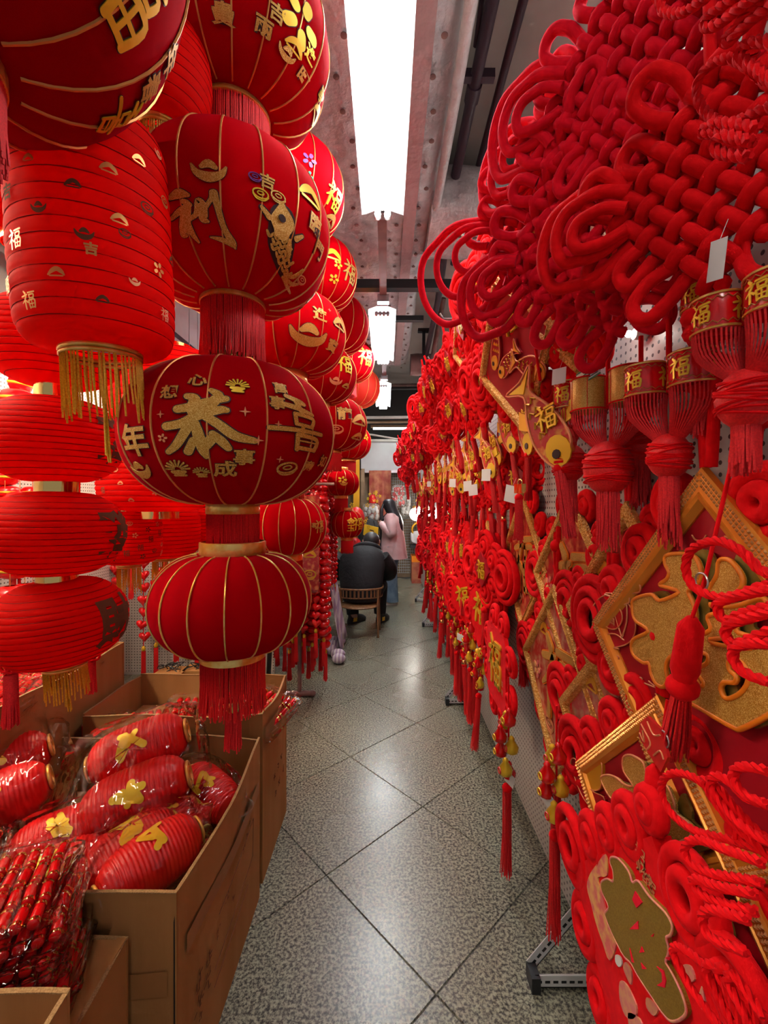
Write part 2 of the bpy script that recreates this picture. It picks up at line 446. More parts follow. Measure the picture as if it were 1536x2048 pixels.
def strokes_mesh(strokes, size, fn, grow=0.0, thick=0.0):
    """strokes laid through fn(x, z, lift) -> point; x, z centred, in metres"""
    g = G(); k = size / 100
    for st in strokes:
        sp = stroke_strip(st, grow); vs = []; fs = []
        for a, b in sp:
            for q in (a, b): vs.append(fn((q.x - 50) * k, (50 - q.y) * k, thick))
        m = len(sp)
        for i in range(m - 1): fs.append((2 * i, 2 * i + 1, 2 * i + 3, 2 * i + 2))
        if thick:
            o = len(vs)
            for a, b in sp:
                for q in (a, b): vs.append(fn((q.x - 50) * k, (50 - q.y) * k, 0))
            for i in range(m - 1):
                fs.append((2 * i, 2 * i + 2, o + 2 * i + 2, o + 2 * i)); fs.append((2 * i + 1, o + 2 * i + 1, o + 2 * i + 3, 2 * i + 3))
        g.add(vs, fs)
    return g
_fc = {}
def font_tris(ch, bold=0.0, maxlen=.09):
    key = (ch, bold)
    if key in _fc: return _fc[key]
    c = bpy.data.curves.new('glyph', 'FONT'); c.body = ch; c.resolution_u = 2; c.offset = bold
    o = bpy.data.objects.new('glyph', c); C.objects.link(o)
    me = bpy.data.meshes.new_from_object(o.evaluated_get(bpy.context.evaluated_depsgraph_get()))
    bpy.data.objects.remove(o); bpy.data.curves.remove(c)
    bm = bmesh.new(); bm.from_mesh(me); bpy.data.meshes.remove(me)
    for _ in range(3):
        le = [e for e in bm.edges if e.calc_length() > maxlen * 2]
        if not le: break
        bmesh.ops.subdivide_edges(bm, edges=le, cuts=1)
    bmesh.ops.triangulate(bm, faces=bm.faces)
    bm.verts.ensure_lookup_table(); bm.verts.index_update()
    n = len(ch)
    r = ([(v.co.x - .49 * n, v.co.y - .38) for v in bm.verts], [tuple(v.index for v in f.verts) for f in bm.faces])
    bm.free(); _fc[key] = r
    return r
def font_mesh(ch, size, fn, bold=0.0, lift=0.0):
    vs, fs = font_tris(ch, bold)
    return G().add([fn(x * size, y * size, lift) for x, y in vs], fs)
def flat(x, z, l): return (x, -l, z)          # the local wall plane: x right, z up, front towards -y
def brush_char(parent, ch, size, loc=(0, 0, 0), m='glitter', thick=.006, rim='ink', grow=2.2, name='gold_character', rot=0.0):
    ca, sa = math.cos(rot), math.sin(rot)
    fn = lambda x, z, l: (loc[0] + x * ca - z * sa, loc[1] - l, loc[2] + x * sa + z * ca)
    if ch in BRUSH:
        o = obj(name, strokes_mesh(BRUSH[ch], size, fn, 0, thick), m, parent)
        if rim: obj('outline', strokes_mesh(BRUSH[ch], size, fn, grow, thick * .6), rim, o)
    else:
        o = obj(name, font_mesh(ch, size, fn, .02, thick), m, parent)
        if rim: obj('outline', font_mesh(ch, size, fn, .045, thick * .6), rim, o)
    return o
# ================================================================== the setting
g = G().box(-3.0, 1.9, -1.6, 9.6, -.06, -.004)
floor = struct('floor', g, 'grout')
tile_me = G()
a = .2985
tile_me.add([(-a, -a, -.004), (a, -a, -.004), (a, a, -.004), (-a, a, -.004), (-a + .002, -a + .002, 0), (a - .002, -a + .002, 0), (a - .002, a - .002, 0), (-a + .002, a - .002, 0)],
            [(4, 5, 6, 7), (0, 1, 5, 4), (1, 2, 6, 5), (2, 3, 7, 6), (3, 0, 4, 7)])
tile_me = tile_me.mesh('tile', 'granite', False)
e1 = Vector((-math.sin(R(43)), math.cos(R(43)))); e2 = Vector((math.sin(R(47)), math.cos(R(47))))
node = Vector((-.25, 1.80))
for i in range(-14, 15):
    for j in range(-14, 15):
        c = node + e1 * .6 * (i + .5) + e2 * .6 * (j + .5)
        if -2.6 < c.x < 1.5 and -.4 < c.y < 9.3:
            obj('tile', tile_me, None, floor, (c.x, c.y, 0), (0, 0, R(43)))

struct('ceiling', G().box(-3.0, 1.9, -1.6, 9.6, 4.2, 4.3), 'plaster')
struct('wall_left', G().box(-3.0, -2.9, -1.6, 9.6, 0, 4.2), 'plaster_white')
struct('wall_side_right', G().box(1.8, 1.9, -1.6, 9.6, 0, 4.2), 'plaster')
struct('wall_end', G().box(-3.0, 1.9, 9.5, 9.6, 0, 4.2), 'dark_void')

# pegboard partition along the right of the aisle
wr = struct('wall_right', G().box(.705, .73, .2, 8.6, .06, 2.75), 'white_paint')
peg_me = G().box(-.598, .598, 0, .010, .04, 2.70).mesh('pegboard_panel', 'pegboard', False)
strip_me = G().box(-.012, .012, -.006, 0, .04, 2.70).mesh('upright_strip', 'white_paint', False)
for k in range(7):
    yy = .8 + 1.2 * k
    obj('pegboard_panel', peg_me, None, wr, (.69, yy, 0), (0, 0, R(-90)))
    obj('upright_strip', strip_me, None, wr, (.688, yy + .6, 0), (0, 0, R(-90)))
# pegboards of the left bay
wb = struct('wall_bay', G().box(-2.9, -1.02, 3.93, 3.95, 0, 2.75), 'white_paint')
for k in range(2):
    obj('pegboard_panel', G().box(-.47, .47, 0, .01, .02, 2.7).mesh('pegboard_panel', 'pegboard', False), None, wb, (-2.43 + .94 * k, 3.92, 0))
wb2 = struct('wall_bay_side', G().box(-2.42, -2.40, -.6, 3.9, 0, 2.7), 'white_paint')
for k in range(4):
    obj('pegboard_panel', peg_me, None, wb2, (-2.385, .0 + 1.2 * k, 0), (0, 0, R(90)))
# soffit beam over the left bay
sb = struct('trim_1', G().box(-1.98, -1.76, -1.2, 9.4, 2.98, 4.2), 'plaster_white')
obj('soffit_rail', G().box(-1.99, -1.74, -1.2, 9.4, 2.86, 2.98), 'dark_pipe', sb, smooth=False)
obj('soffit_edge', G().box(-1.755, -1.735, -1.2, 9.4, 2.83, 2.86), 'timber', sb, smooth=False)
# two steel rails the lanterns hang from
rl = tag(obj('hanging_rail', G().tube([(-.50, -.4, 3.45), (-.50, 8.6, 3.45)], .014, 8), 'black_steel'), 'long black steel rail over the lantern row by the aisle', 'rail')
for yy in (.2, 2.6, 5.0, 7.4):
    obj('rail_hanger', G().tube([(-.50, yy, 3.45), (-.50, yy, 4.2)], .006, 6), 'black_steel', rl)
rl2 = tag(obj('hanging_rail', G().tube([(-1.15, -.4, 2.80), (-1.15, 3.9, 2.80)], .012, 8), 'black_steel'), 'black steel rail over the paper lanterns of the left bay', 'rail')
for yy in (.0, 1.9, 3.6):
    obj('rail_hanger', G().tube([(-1.15, yy, 2.80), (-1.15, yy, 4.2)], .005, 6), 'black_steel', rl2)

# foil-wrapped duct with fixing pins
duct = G()
def duct_ring(y, x0, x1, z0, z1):
    pts = []
    for k in range(36):
        a = 2 * PI * k / 36
        ex = abs(math.cos(a)) ** .35 * (1 if math.cos(a) > 0 else -1); ez = abs(math.sin(a)) ** .35 * (1 if math.sin(a) > 0 else -1)
        w_ = 1 + .02 * math.sin(a * 5 + y * 7) + .012 * math.sin(y * 13 + a * 2)
        pts.append(((x0 + x1) / 2 + ex * (x1 - x0) / 2 * w_, y, (z0 + z1) / 2 + ez * (z1 - z0) / 2 * w_))
    return pts
duct.loft([duct_ring(-1.4 + .16 * i, -.62, .36 - (.03 if i > 34 else 0), 3.70, 4.16) for i in range(51)])
du = tag(obj('foil_duct', duct, 'foil'), 'silver foil-wrapped duct running along the ceiling above the tubes', 'duct')
pin = G().lathe([(.0, -.004), (.016, -.003), (.016, 0), (.004, .001), (.004, .012)], 10).mesh('pin', 'rust_paint')
for i in range(30):
    for xx in (-.48, -.22, .06, .26):
        obj('pin', pin, None, du, (xx + random.uniform(-.03, .03), 1.2 + .19 * i, 3.692), smooth=True)
obj('tape_strip', G().box(.13, .22, -1.2, 6.6, 3.683, 3.690), 'foil_tape', du, smooth=False)
obj('corner_roll', G().tube(smooth_path([(.365, -1.2 + .6 * i, 3.70 + .01 * math.sin(i * 3)) for i in range(9)], 4), .03, 8), 'foil', du)
br = G().loft([[(x, 3.42 + .33 * (abs(math.cos(2 * PI * k / 28)) ** .5 * (1 if math.cos(2 * PI * k / 28) > 0 else -1)), 3.85 + .22 * (abs(math.sin(2 * PI * k / 28)) ** .5 * (1 if math.sin(2 * PI * k / 28) > 0 else -1)) + .01 * math.sin(x * 19 + k)) for k in range(28)] for x in [.33 + .1 * i for i in range(15)]])
dbr = tag(obj('duct_branch', br, 'foil'), 'tan foil duct branch crossing from the main duct to the right', 'duct')
for i in range(4):
    obj('pin', pin, None, dbr, (.45 + .12 * i, 3.3 + .02 * i, 3.625))
# far duct end and the plasterboard flank beside it
tag(obj('duct_stub', G().lathe([(.0, 0), (.15, 0), (.16, .1), (.15, .5), (.16, .9)], 18).xform(Matrix.Rotation(R(90), 4, 'Y')), 'rust_paint', loc=(.36, 6.35, 3.62)), 'brown rusty duct stub at the far end of the ceiling', 'duct')
# beams and pipes
tag(obj('cross_beam', G().box(-.75, 1.75, 3.86, 3.94, 3.50, 3.58), 'black_steel', smooth=False), 'long black steel cross beam under the foil duct', 'beam')
tag(obj('cross_beam', G().box(-.70, .40, 4.58, 4.64, 3.52, 3.57), 'black_steel', smooth=False), 'short black cross beam behind the second tube light', 'beam')
pp = tag(obj('sprinkler_pipe', G().tube([(.50, -1.4, 3.92), (.50, 3.2, 3.92), (.56, 4.6, 3.75), (.60, 7.6, 3.70)], .034, 12), 'dark_pipe'), 'thick dark purple pipe running along the ceiling', 'pipe')
obj('coupling', G().tube([(.50, 2.42, 3.92), (.50, 2.52, 3.92)], .043, 12), 'dark_pipe', pp)
obj('clamp', G().box(.40, .60, 2.36, 2.40, 3.90, 3.95), 'dark_pipe', pp, smooth=False)
obj('hanger_rod', G().tube([(.43, 1.2, 4.18), (.47, 2.25, 3.95)], .014, 8), 'dark_pipe', pp)
tag(obj('sprinkler_pipe', G().tube([(.66, -1.4, 4.02), (.68, 4.4, 4.02)], .024, 10), 'dark_pipe'), 'thin dark pipe along the ceiling nearer the red knots', 'pipe')
tag(obj('drop_pipe', G().tube([(.72, 5.4, 4.15), (.62, 6.2, 3.35)], .035, 10), 'rust_paint'), 'slanting rust brown pipe behind the black cross beam', 'pipe')
hp = tag(obj('drop_hanger', G().box(.50, .54, 5.9, 5.94, 3.2, 3.95), 'black_steel', smooth=False), 'black upright hanger with a flat top plate', 'hanger')
obj('top_plate', G().box(.44, .60, 5.88, 5.96, 3.93, 3.97), 'black_steel', hp, smooth=False)

# ------------------------------------------------------------------ fluorescent fixtures
def fixture(label, x, y0, y1, z, tubem='tube_lit', n=2, wd=.25, group=None):
    t = thing('tube_light', label, 'light', (x, (y0 + y1) / 2, z), group=group)
    L_ = (y1 - y0) / 2
    obj('spine', G().box(-.045, .045, -L_, L_, .03, .085), 'reflector', t, smooth=False)
    for s in (-1, 1):
        g = G(); prof = [(.045 * s, .03), (wd / 2 * s, .002), (wd / 2 * s, .006), (.045 * s, .034)]
        g.loft([[(px, yy, pz) for px, pz in prof] for yy in (-L_, L_)])
        obj('reflector_wing', g, 'reflector', t, smooth=False)
    for k in range(n):
        xx = (k - (n - 1) / 2) * (.058 if n == 2 else .034)
        tb = obj('tube', G().tube([(xx, -L_ + .04, -.028), (xx, L_ - .05, -.028)], .0165, 12), tubem, t)
        obj('tube_end', G().tube(smooth_path([(xx - .012, L_ - .055, -.028), (xx - .010, L_ - .02, -.028), (xx, L_ - .008, -.028), (xx + .010, L_ - .02, -.028), (xx + .012, L_ - .055, -.028)], 3), .008, 8), 'tube_glass', tb)
        obj('end_cap', G().tube([(xx, -L_ + .005, -.028), (xx, -L_ + .04, -.028)], .018, 10), 'steel', tb)
    if x < -.2 or x > .2:
        for yy in (-L_ * .7, L_ * .7): obj('hanger', G().tube([(0, yy, .08), (0, yy, 4.2 - z)], .004, 6), 'steel', t)
    return t
fixture('large twin fluorescent tube light nearest overhead', -.02, 1.22, 2.60, 3.30)
fixture('second fluorescent tube light along the aisle', -.035, 3.85, 5.25, 3.30, n=4)
fixture('smallest, farthest fluorescent tube light along the aisle', -.05, 6.2, 7.7, 3.30, n=4)
fixture('added unseen tube light behind the viewer, brightening the knots', -.10, -1.45, -.25, 3.30, 'tube_fill')  # added out of view to brighten the right-hand knots
fixture('warm fluorescent tube light deep in the left bay', -1.62, 2.35, 3.75, 2.72, 'tube_bay', wd=.2)
fixture('warm fluorescent tube light at the front of the left bay', -2.05, .35, 1.85, 2.72, 'tube_bay', wd=.2)
fixture('added hidden tube light beyond the right partition, front', 1.28, .6, 2.0, 3.35)  # this one and the next are added out of sight to brighten the ceiling
fixture('added hidden tube light beyond the right partition, back', 1.28, 3.9, 5.3, 3.35)
ch = tag(obj('mounting_channel', G().box(-.055, .005, -1.5, 7.8, 3.39, 3.43), 'rust_paint', smooth=False), 'grey brown steel channel carrying the aisle tube lights', 'channel')
for yy in (2.66, 3.80, 5.3, 6.15):
    obj('bracket', G().box(-.075, .025, yy - .03, yy + .03, 3.335, 3.40), 'steel', ch, smooth=False)
for yy in (1.5, 3.6, 5.7, 7.4):
    obj('hanger', G().tube([(-.025, yy, 3.42), (-.025, yy, 3.75)], .005, 6), 'steel', ch)
# spot lamp between the knots and the pegboard
sl = thing('spot_lamp', 'tiny glaring spot lamp among the red knots', 'lamp', W(1268, 668, .655))
obj('bulb', G().ellipsoid((-.014, 0, 0), .009, .009, .009, 12, 8), 'bulb', sl)
obj('socket', G().lathe([(.014, 0), (.016, .03), (.010, .035)], 14, cap1=True).xform(Matrix.Rotation(R(90), 4, 'Y')), 'white_paint', sl)

# ------------------------------------------------------------------ stand feet of the pegboard rack
def foot(y, label):
    t = thing('rack_foot', label, 'stand', (.69, y, 0), group='slotted rack feet')
    d = Vector((-.20, 0, 0))
    def angle_bar(a, b, name):
        a, b = Vector(a), Vector(b); t_ = (b - a).normalized(); n = Vector((0, 1, 0)); u = t_.cross(n)
        g = G(); w_ = .038; th = .003
        for (p, q, c_) in ((u * w_, n * th, 0), (n * w_, u * th, 1)):
            vs = [a, a + p, a + p + q, a + q, b, b + p, b + p + q, b + q]
            g.add(vs, [(3, 2, 1, 0), (4, 5, 6, 7), (0, 1, 5, 4), (1, 2, 6, 5), (2, 3, 7, 6), (3, 0, 4, 7)])
        o = obj(name, g, 'white_paint', t, smooth=False)
        L_ = (b - a).length; k = int(L_ / .026); gs = G()
        for i in range(k):
            m = a + t_ * (.014 + i * .026)
            for (p, q) in ((u, n), (n, u)):
                c0 = m + p * .014; s_ = -.0006
                vs = [c0 - t_ * .008 + q * s_, c0 + t_ * .008 + q * s_, c0 + t_ * .008 + p * .008 + q * s_, c0 - t_ * .008 + p * .008 + q * s_,
                      c0 - t_ * .008 - q * (s_ - .003), c0 + t_ * .008 - q * (s_ - .003), c0 + t_ * .008 + p * .008 - q * (s_ - .003), c0 - t_ * .008 + p * .008 - q * (s_ - .003)]
                gs.add(vs, [(3, 2, 1, 0), (4, 5, 6, 7), (0, 1, 5, 4), (1, 2, 6, 5), (2, 3, 7, 6), (3, 0, 4, 7)])
        obj('slots', gs, 'black_steel', o, smooth=False, kind='stuff')
    angle_bar((-.215, -.03, .012), (.0, -.03, .012), 'base_bar')
    angle_bar((-.20, .01, .03), (-.005, .01, .26), 'brace')
    obj('rubber_shoe', G().box(-.228, -.20, -.04, .02, 0, .05), 'black_steel', t, smooth=False)
for y, l in ((1.40, 'slotted white metal rack foot nearest the front on the right'), (3.36, 'slotted metal rack foot below the far hanging tassels'),
             (5.5, 'dark rack foot sticking into the aisle, third from the front'), (6.9, 'dark rack foot sticking into the aisle near the standing woman')):
    foot(y, l)
# ================================================================== lanterns
mat('fold_line_dark', (.30, .002, .002), .7, spec=.1)
class LSurf:
    def __init__(s, R_, h, rr, p=.46): s.R, s.h, s.rr, s.p = R_, h, rr, p
    def pt(s, th, phi, lift=0.0):
        c = max(0.0, math.cos(phi))
        r = s.rr + (s.R - s.rr) * c ** (2 * s.p); z = s.h * math.sin(phi)
        # outward normal of the ellipse-like profile
        nr, nz = c / max(s.R, .01), math.sin(phi) / max(s.h, .01)
        k = math.hypot(nr, nz) or 1
        r += lift * nr / k; z += lift * nz / k
        return (r * math.sin(th), -r * math.cos(th), z)
    def mapper(s, th0, phi0, rot=0.0):
        Lm = (s.R + s.h) / 2
        ca, sa = math.cos(rot), math.sin(rot)
        def fn(x, z, l):
            x, z = x * ca - z * sa, x * sa + z * ca
            phi = max(-1.5, min(1.5, phi0 + z / Lm))
            r = s.rr + (s.R - s.rr) * max(.05, math.cos(phi)) ** (2 * s.p)
            return s.pt(th0 + x / max(r, s.R * .35), phi, .0022 + l)
        return fn
FISH = {'head': [[(42, 6, 8), (46, 22, 30), (48, 36, 20)]], 'eye': [[(44, 20, 8), (45, 21, 8)]], 'fin': [[(30, 26, 7), (20, 18, 4)], [(68, 34, 7), (76, 26, 4)], [(66, 60, 3), (62, 50, 7), (60, 40, 4)]],
        'tail': [[(70, 84, 5), (84, 80, 6), (94, 62, 3)], [(72, 88, 5), (88, 90, 6), (99, 82, 3)], [(70, 90, 5), (84, 98, 6), (96, 102, 3)]], 'scale': []}
for i, (yy, w_) in enumerate(((44, 3), (51, 3), (58, 3), (65, 3), (72, 2), (79, 2))):
    for k in range(w_):
        xx = 44 + i * 4.5 + (k - (w_ - 1) / 2) * 9 + (4 if i % 2 else 0)
        FISH['scale'].append([(xx - 4, yy - 2, 3), (xx, yy + 3, 4), (xx + 4, yy - 2, 3)])
COIN = [[(50 + 42 * math.cos(a), 50 + 26 * math.sin(a), 8) for a in [2 * PI * k / 12 for k in range(13)]], [(50 + 18 * math.cos(a), 48 + 10 * math.sin(a), 6) for a in [2 * PI * k / 8 for k in range(9)]],
        [(8, 62, 6), (30, 84, 8), (70, 84, 8), (94, 60, 6)]]
FLOWER = [[(50 + 22 * math.cos(a), 50 + 22 * math.sin(a), 20), (50 + 34 * math.cos(a), 50 + 34 * math.sin(a), 22)] for a in [2 * PI * k / 5 for k in range(5)]]
BURST = [[(50 + 14 * math.cos(a), 52 + 14 * math.sin(a), 5), (50 + 46 * math.cos(a), 50 + 40 * math.sin(a), 8)] for a in [PI + PI * k / 8 for k in range(9)]] + [[(24, 66, 14), (50, 72, 30), (74, 66, 14)], [(28, 86, 10), (72, 86, 10)]]
STAR = [[(50, 10, 2), (50, 50, 14), (50, 90, 2)], [(14, 50, 2), (50, 50, 14), (86, 50, 2)]]
CLOUD = [[(10, 70, 10), (30, 50, 22), (55, 38, 26), (78, 52, 22), (92, 70, 8)], [(18, 76, 8), (84, 76, 8)]]
INGOT = [[(4, 34, 6), (18, 58, 20), (50, 70, 30), (82, 58, 20), (96, 34, 6)], [(32, 40, 14), (50, 30, 26), (68, 40, 14)]]
DECOR = {'coin': COIN, 'flower': FLOWER, 'burst': BURST, 'star': STAR, 'cloud': CLOUD, 'ingot': INGOT}

def fringe(g, rr, z0, ln, n, r=.0016, jit=.12, flare=.0, layers=2):
    for l in range(layers):
        for i in range(n):
            a = 2 * PI * (i + random.random() * .7) / n
            q = rr - l * .008
            L_ = ln * (1 - random.random() * jit)
            x, y = q * math.cos(a), q * math.sin(a)
            dx, dy = random.uniform(-1, 1) * ln * .03, random.uniform(-1, 1) * ln * .03
            g.tube([(x, y, z0), (x * (1 + flare * .5), y * (1 + flare * .5), z0 - L_ * .5), (x * (1 + flare) + dx, y * (1 + flare) + dy, z0 - L_)], r, 3, cap=False)
    return g

def fabric_lantern(label, loc, R_, h, ribs=16, ring=.34, tassel=.16, m='fabric', glyphs=(), top_band=.03, bottom_band=.03, turn=0.0, cord=.0, group=None, fringe_m='fringe_red', ribm='gold_line', tilt=(0, 0)):
    face = math.atan2(loc[0], loc[1])                    # turn theta = 0 towards the aisle's viewer
    t = thing('fabric_lantern', label, 'lantern', loc, (tilt[0], tilt[1], -face + R(turn)), group)
    rr = R_ * ring; sf = LSurf(R_, h, rr)
    prof = []
    for i in range(29):
        phi = -PI / 2 + PI * i / 28
        prof.append((rr + (R_ - rr) * max(0, math.cos(phi)) ** .92, h * math.sin(phi)))
    seg = ribs * 4
    body = G().lathe(prof, seg, fn=lambda a, z: 1 - .006 * (1 - math.cos(ribs * a)) * .5)
    obj('fabric_body', body, m, t)
    rib = G().tube([sf.pt(0, -1.50 + 3.0 * i / 24, .0006) for i in range(25)], .0016 + R_ * .0032, 5, cap=False).mesh('rib', ribm)
    for k in range(ribs):
        obj('rib', rib, None, t, rot=(0, 0, 2 * PI * (k + .5) / ribs))
    for (bh, s) in ((top_band, 1), (bottom_band, -1)):
        if bh:
            z0 = s * h
            obj('gold_band', G().lathe([(rr * 1.0, z0 - .004 * s), (rr * 1.06, z0), (rr * 1.06, z0 + bh * s), (rr * 1.0, z0 + bh * s + .002 * s)], 36), 'gold_band', t)
    if tassel:
        z0 = -h - (bottom_band if bottom_band else 0)
        obj('fringe', fringe(G(), rr * 1.02, z0 + .004, tassel, int(90 + R_ * 200), .0013 + R_ * .0025), fringe_m, t, kind='stuff')
    if cord:
        obj('hanging_cord', G().tube([(0, 0, h), (0, 0, 4.2 - loc[2])], .003, 6), 'gold_line', t)
    for q in glyphs:
        kind, ch, th, ph, size = q[:5]
        mm = q[5] if len(q) > 5 else 'glitter'
        rim = q[6] if len(q) > 6 else True
        rot = R(q[7]) if len(q) > 7 else 0.0
        if kind.endswith('@'):                           # place given as the pixel it faces in the photograph
            kind = kind[:-1]; Mx = Matrix.Translation(loc) @ Matrix.Rotation(-face + R(turn), 4, 'Z'); bst = (1e9, 0, 0)
            for a_ in range(-120, 121, 3):
                for b_ in range(-80, 81, 3):
                    p1 = Mx @ Vector(sf.pt(R(a_), R(b_))); p2 = Mx @ Vector(sf.pt(R(a_), R(b_), .01))
                    if (p2 - p1).dot(Vector((0, 0, EYE)) - p1) < 0 or p1.y < .05: continue
                    d_ = math.hypot(CX + F * p1.x / p1.y - th, CY - F * (p1.z - EYE) / p1.y - ph)
                    if d_ < bst[0]: bst = (d_, a_, b_)
            th, ph = bst[1:]
        fn = sf.mapper(R(th), R(ph), rot)
        if kind == 'font':
            o = obj('printed_character', font_mesh(ch, size, fn, .028, .0012), mm, t)
            if rim: obj('outline', font_mesh(ch, size, fn, .05, 0), 'ink', o)
        elif kind == 'fish':
            o = obj('printed_fish', strokes_mesh(FISH['head'] + FISH['fin'], size, fn, 0, .0016), mm, t)
            obj('fish_scales', strokes_mesh(FISH['scale'] + FISH['tail'], size, fn, 0, .0012), mm, o)
            obj('fish_eye', strokes_mesh(FISH['eye'], size, fn, 0, .0028), 'ink', o)
            obj('fish_outline', strokes_mesh(FISH['head'] + FISH['fin'] + [[(46, 20, 30), (52, 50, 32), (66, 80, 16), (72, 88, 8)]], size, fn, 1.6, 0), 'ink', o)  # dark ink printed behind the fish
        else:
            st = BRUSH[ch] if kind == 'brush' else DECOR[ch]
            o = obj('printed_character' if kind == 'brush' else 'printed_' + ch, strokes_mesh(st, size, fn, 0, .0014), mm, t)
            if rim: obj('outline', strokes_mesh(st, size, fn, 1.5, 0), 'ink', o)
    return t

# --- the string of four nearest the aisle
s1 = lambda z, y=1.3: (-.462 * y / 1.3, y, z)
fabric_lantern('uppermost large dark red lantern with gold print under the ceiling', s1(2.935), .288, .215, 18, .36, .15, bottom_band=.012, cord=.28, turn=9,
    glyphs=[('font@', '貴', 447, 22, .055, 'glitter_fine'), ('font@', '兩', 522, 52, .050, 'glitter_fine'), ('decor@', 'flower', 603, 40, .15, 'gold_yellow'), ('decor@', 'cloud', 590, 92, .07, 'gold_yellow'), ('decor@', 'ingot', 574, 110, .060), ('font@', '旺', 607, 155, .050, 'glitter_fine'),
            ('font@', '吉', 556, 22, .045, 'glitter_fine'), ('font@', '進', 623, 108, .045, 'gold_yellow'), ('decor@', 'cloud', 634, 225, .09, 'gold_yellow'), ('font@', '家', 640, 190, .05, 'gold_yellow')], group='lantern string nearest the aisle')
fabric_lantern('large red lantern printed with gold fish and the character 利', s1(2.37), .288, .212, 18, .31, .185, m='fabric_bright', bottom_band=.012, top_band=.02, turn=4,
    glyphs=[('brush@', '利', 397, 436, .145), ('fish@', '', 560, 484, .225), ('decor@', 'ingot', 420, 342, .085), ('decor@', 'coin', 508, 352, .035, 'purple'), ('decor@', 'coin', 518, 384, .045, 'gold_yellow'), ('decor@', 'coin', 556, 398, .045), ('font@', '臨', 628, 446, .060, 'glitter_fine'), ('font@', '門', 638, 500, .055, 'glitter_fine'),
            ('decor@', 'cloud', 622, 388, .10, 'gold_yellow'), ('font@', '吉', 536, 362, .04, 'glitter_fine'), ('brush@', '利', 632, 612, .10), ('decor@', 'coin', 602, 562, .045, 'outline_gold', False)], group='lantern string nearest the aisle')
fabric_lantern('wide dark red lantern printed with 恭喜 in gold glitter', s1(1.757), .306, .205, 14, .24, .125, bottom_band=.028, turn=2,
    glyphs=[('brush@', '恭', 413, 848, .200), ('brush@', '喜', 598, 845, .175), ('font@', '成', 452, 935, .055), ('font@', '事', 487, 912, .052), ('decor@', 'burst', 360, 932, .065), ('decor@', 'burst', 402, 946, .042),
            ('decor@', 'coin', 572, 936, .068, 'glitter', True, 14), ('font@', '意', 618, 934, .040, 'glitter_fine'), ('font@', '想', 344, 782, .045, 'glitter_fine'), ('font@', '心', 396, 764, .045, 'glitter_fine'), ('font@', '事', 554, 804, .045, 'glitter_fine'), ('font@', '萬', 562, 776, .042, 'glitter_fine'),
            ('decor@', 'burst', 472, 770, .055, 'gold_yellow'), ('decor@', 'star', 483, 827, .035, 'outline_gold', False), ('decor@', 'star', 511, 880, .035, 'outline_gold', False), ('decor@', 'star', 551, 846, .026, 'outline_gold', False), ('decor@', 'star', 560, 915, .026, 'outline_gold', False), ('decor@', 'star', 318, 832, .026, 'outline_gold', False),
            ('decor@', 'flower', 321, 872, .028, 'outline_gold', False), ('font@', '如', 645, 925, .045, 'glitter_fine'), ('decor@', 'ingot', 282, 940, .09), ('font@', '年', 268, 880, .10)], group='lantern string nearest the aisle')
lb = fabric_lantern('plain dark red lantern with gold stripes and long fringe over the boxes', s1(1.262), .232, .142, 16, .39, .165, top_band=.035, bottom_band=.028, turn=6, ribm='gold_band', group='lantern string nearest the aisle')
bell = thing('tassel_bell', 'small red tassel with gold cap below the plain lantern', 'tassel', s1(.93))
obj('cap', G().lathe([(.004, .035), (.022, .03), (.024, .006), (.022, 0)], 20, cap0=True), 'gold_foil', bell)
obj('fringe', fringe(G(), .021, .004, .125, 34, .0022, .2, .12, 3), 'fringe_red', bell, kind='stuff')
obj('cord', G().tube([(0, 0, .035), (0, 0, .30)], .003, 6), 'fringe_red', bell)

# --- the huge one right overhead at the left
fabric_lantern('huge dark lantern overhead, cut by the top left corner', (-.66, .58, 2.475), .36, .288, 16, .30, .12, turn=14, bottom_band=.02, cord=1,
    glyphs=[('brush@', '福', 262, -50, .15, 'gold_yellow'), ('brush@', '喜', 245, 232, .10, 'gold_yellow'), ('font@', '春', 296, 172, .060, 'glitter_fine'), ('font@', '年', 342, 120, .06, 'glitter_fine')])

# --- lanterns farther along the aisle
def far(label, u, v, d, R_, h, **k):
    p = P(u, v, d)
    return fabric_lantern(label, (p.x, d, p.z), R_, h, group='lanterns farther along the aisle', **k)
far('red lantern with purple and green flower print behind the uppermost one', 574, 385, 2.26, .30, .215, m='fabric_bright', cord=.2, turn=14, glyphs=[('decor@', 'flower', 620, 318, .08, 'purple'), ('decor@', 'cloud', 577, 332, .12, 'gold_yellow'), ('decor@', 'flower', 613, 352, .06, 'green_glitter'), ('decor@', 'ingot', 597, 388, .12, 'gold_yellow'), ('font@', '有', 624, 380, .05, 'gold_yellow'), ('brush@', '福', 668, 392, .13, 'gold_yellow'), ('decor@', 'cloud', 664, 440, .12)])
far('red lantern with gold ingot print behind the 利 lantern', 572, 672, 2.26, .312, .20, m='fabric_bright', glyphs=[('decor@', 'ingot', 615, 668, .20, 'glitter'), ('font@', '進', 640, 630, .08), ('decor@', 'cloud', 678, 645, .14), ('decor@', 'star', 658, 622, .03, 'outline_gold', False), ('font@', '寶', 662, 692, .08, 'glitter_fine')], tassel=.15, bottom_band=.04)
far('hidden red lantern behind the 恭喜 lantern', 573, 868, 2.26, .25, .17, m='fabric_bright', tassel=.2)
far('small red lantern with gold stripes and a gold 福 medallion', 574, 1052, 2.26, .205, .142, ring=.38, top_band=.035, bottom_band=.035, tassel=.16, m='fabric_bright', ribm='gold_band', glyphs=[('brush@', '福', 640, 1054, .075), ('font@', '喜', 628, 1050, .03, 'glitter_fine')])
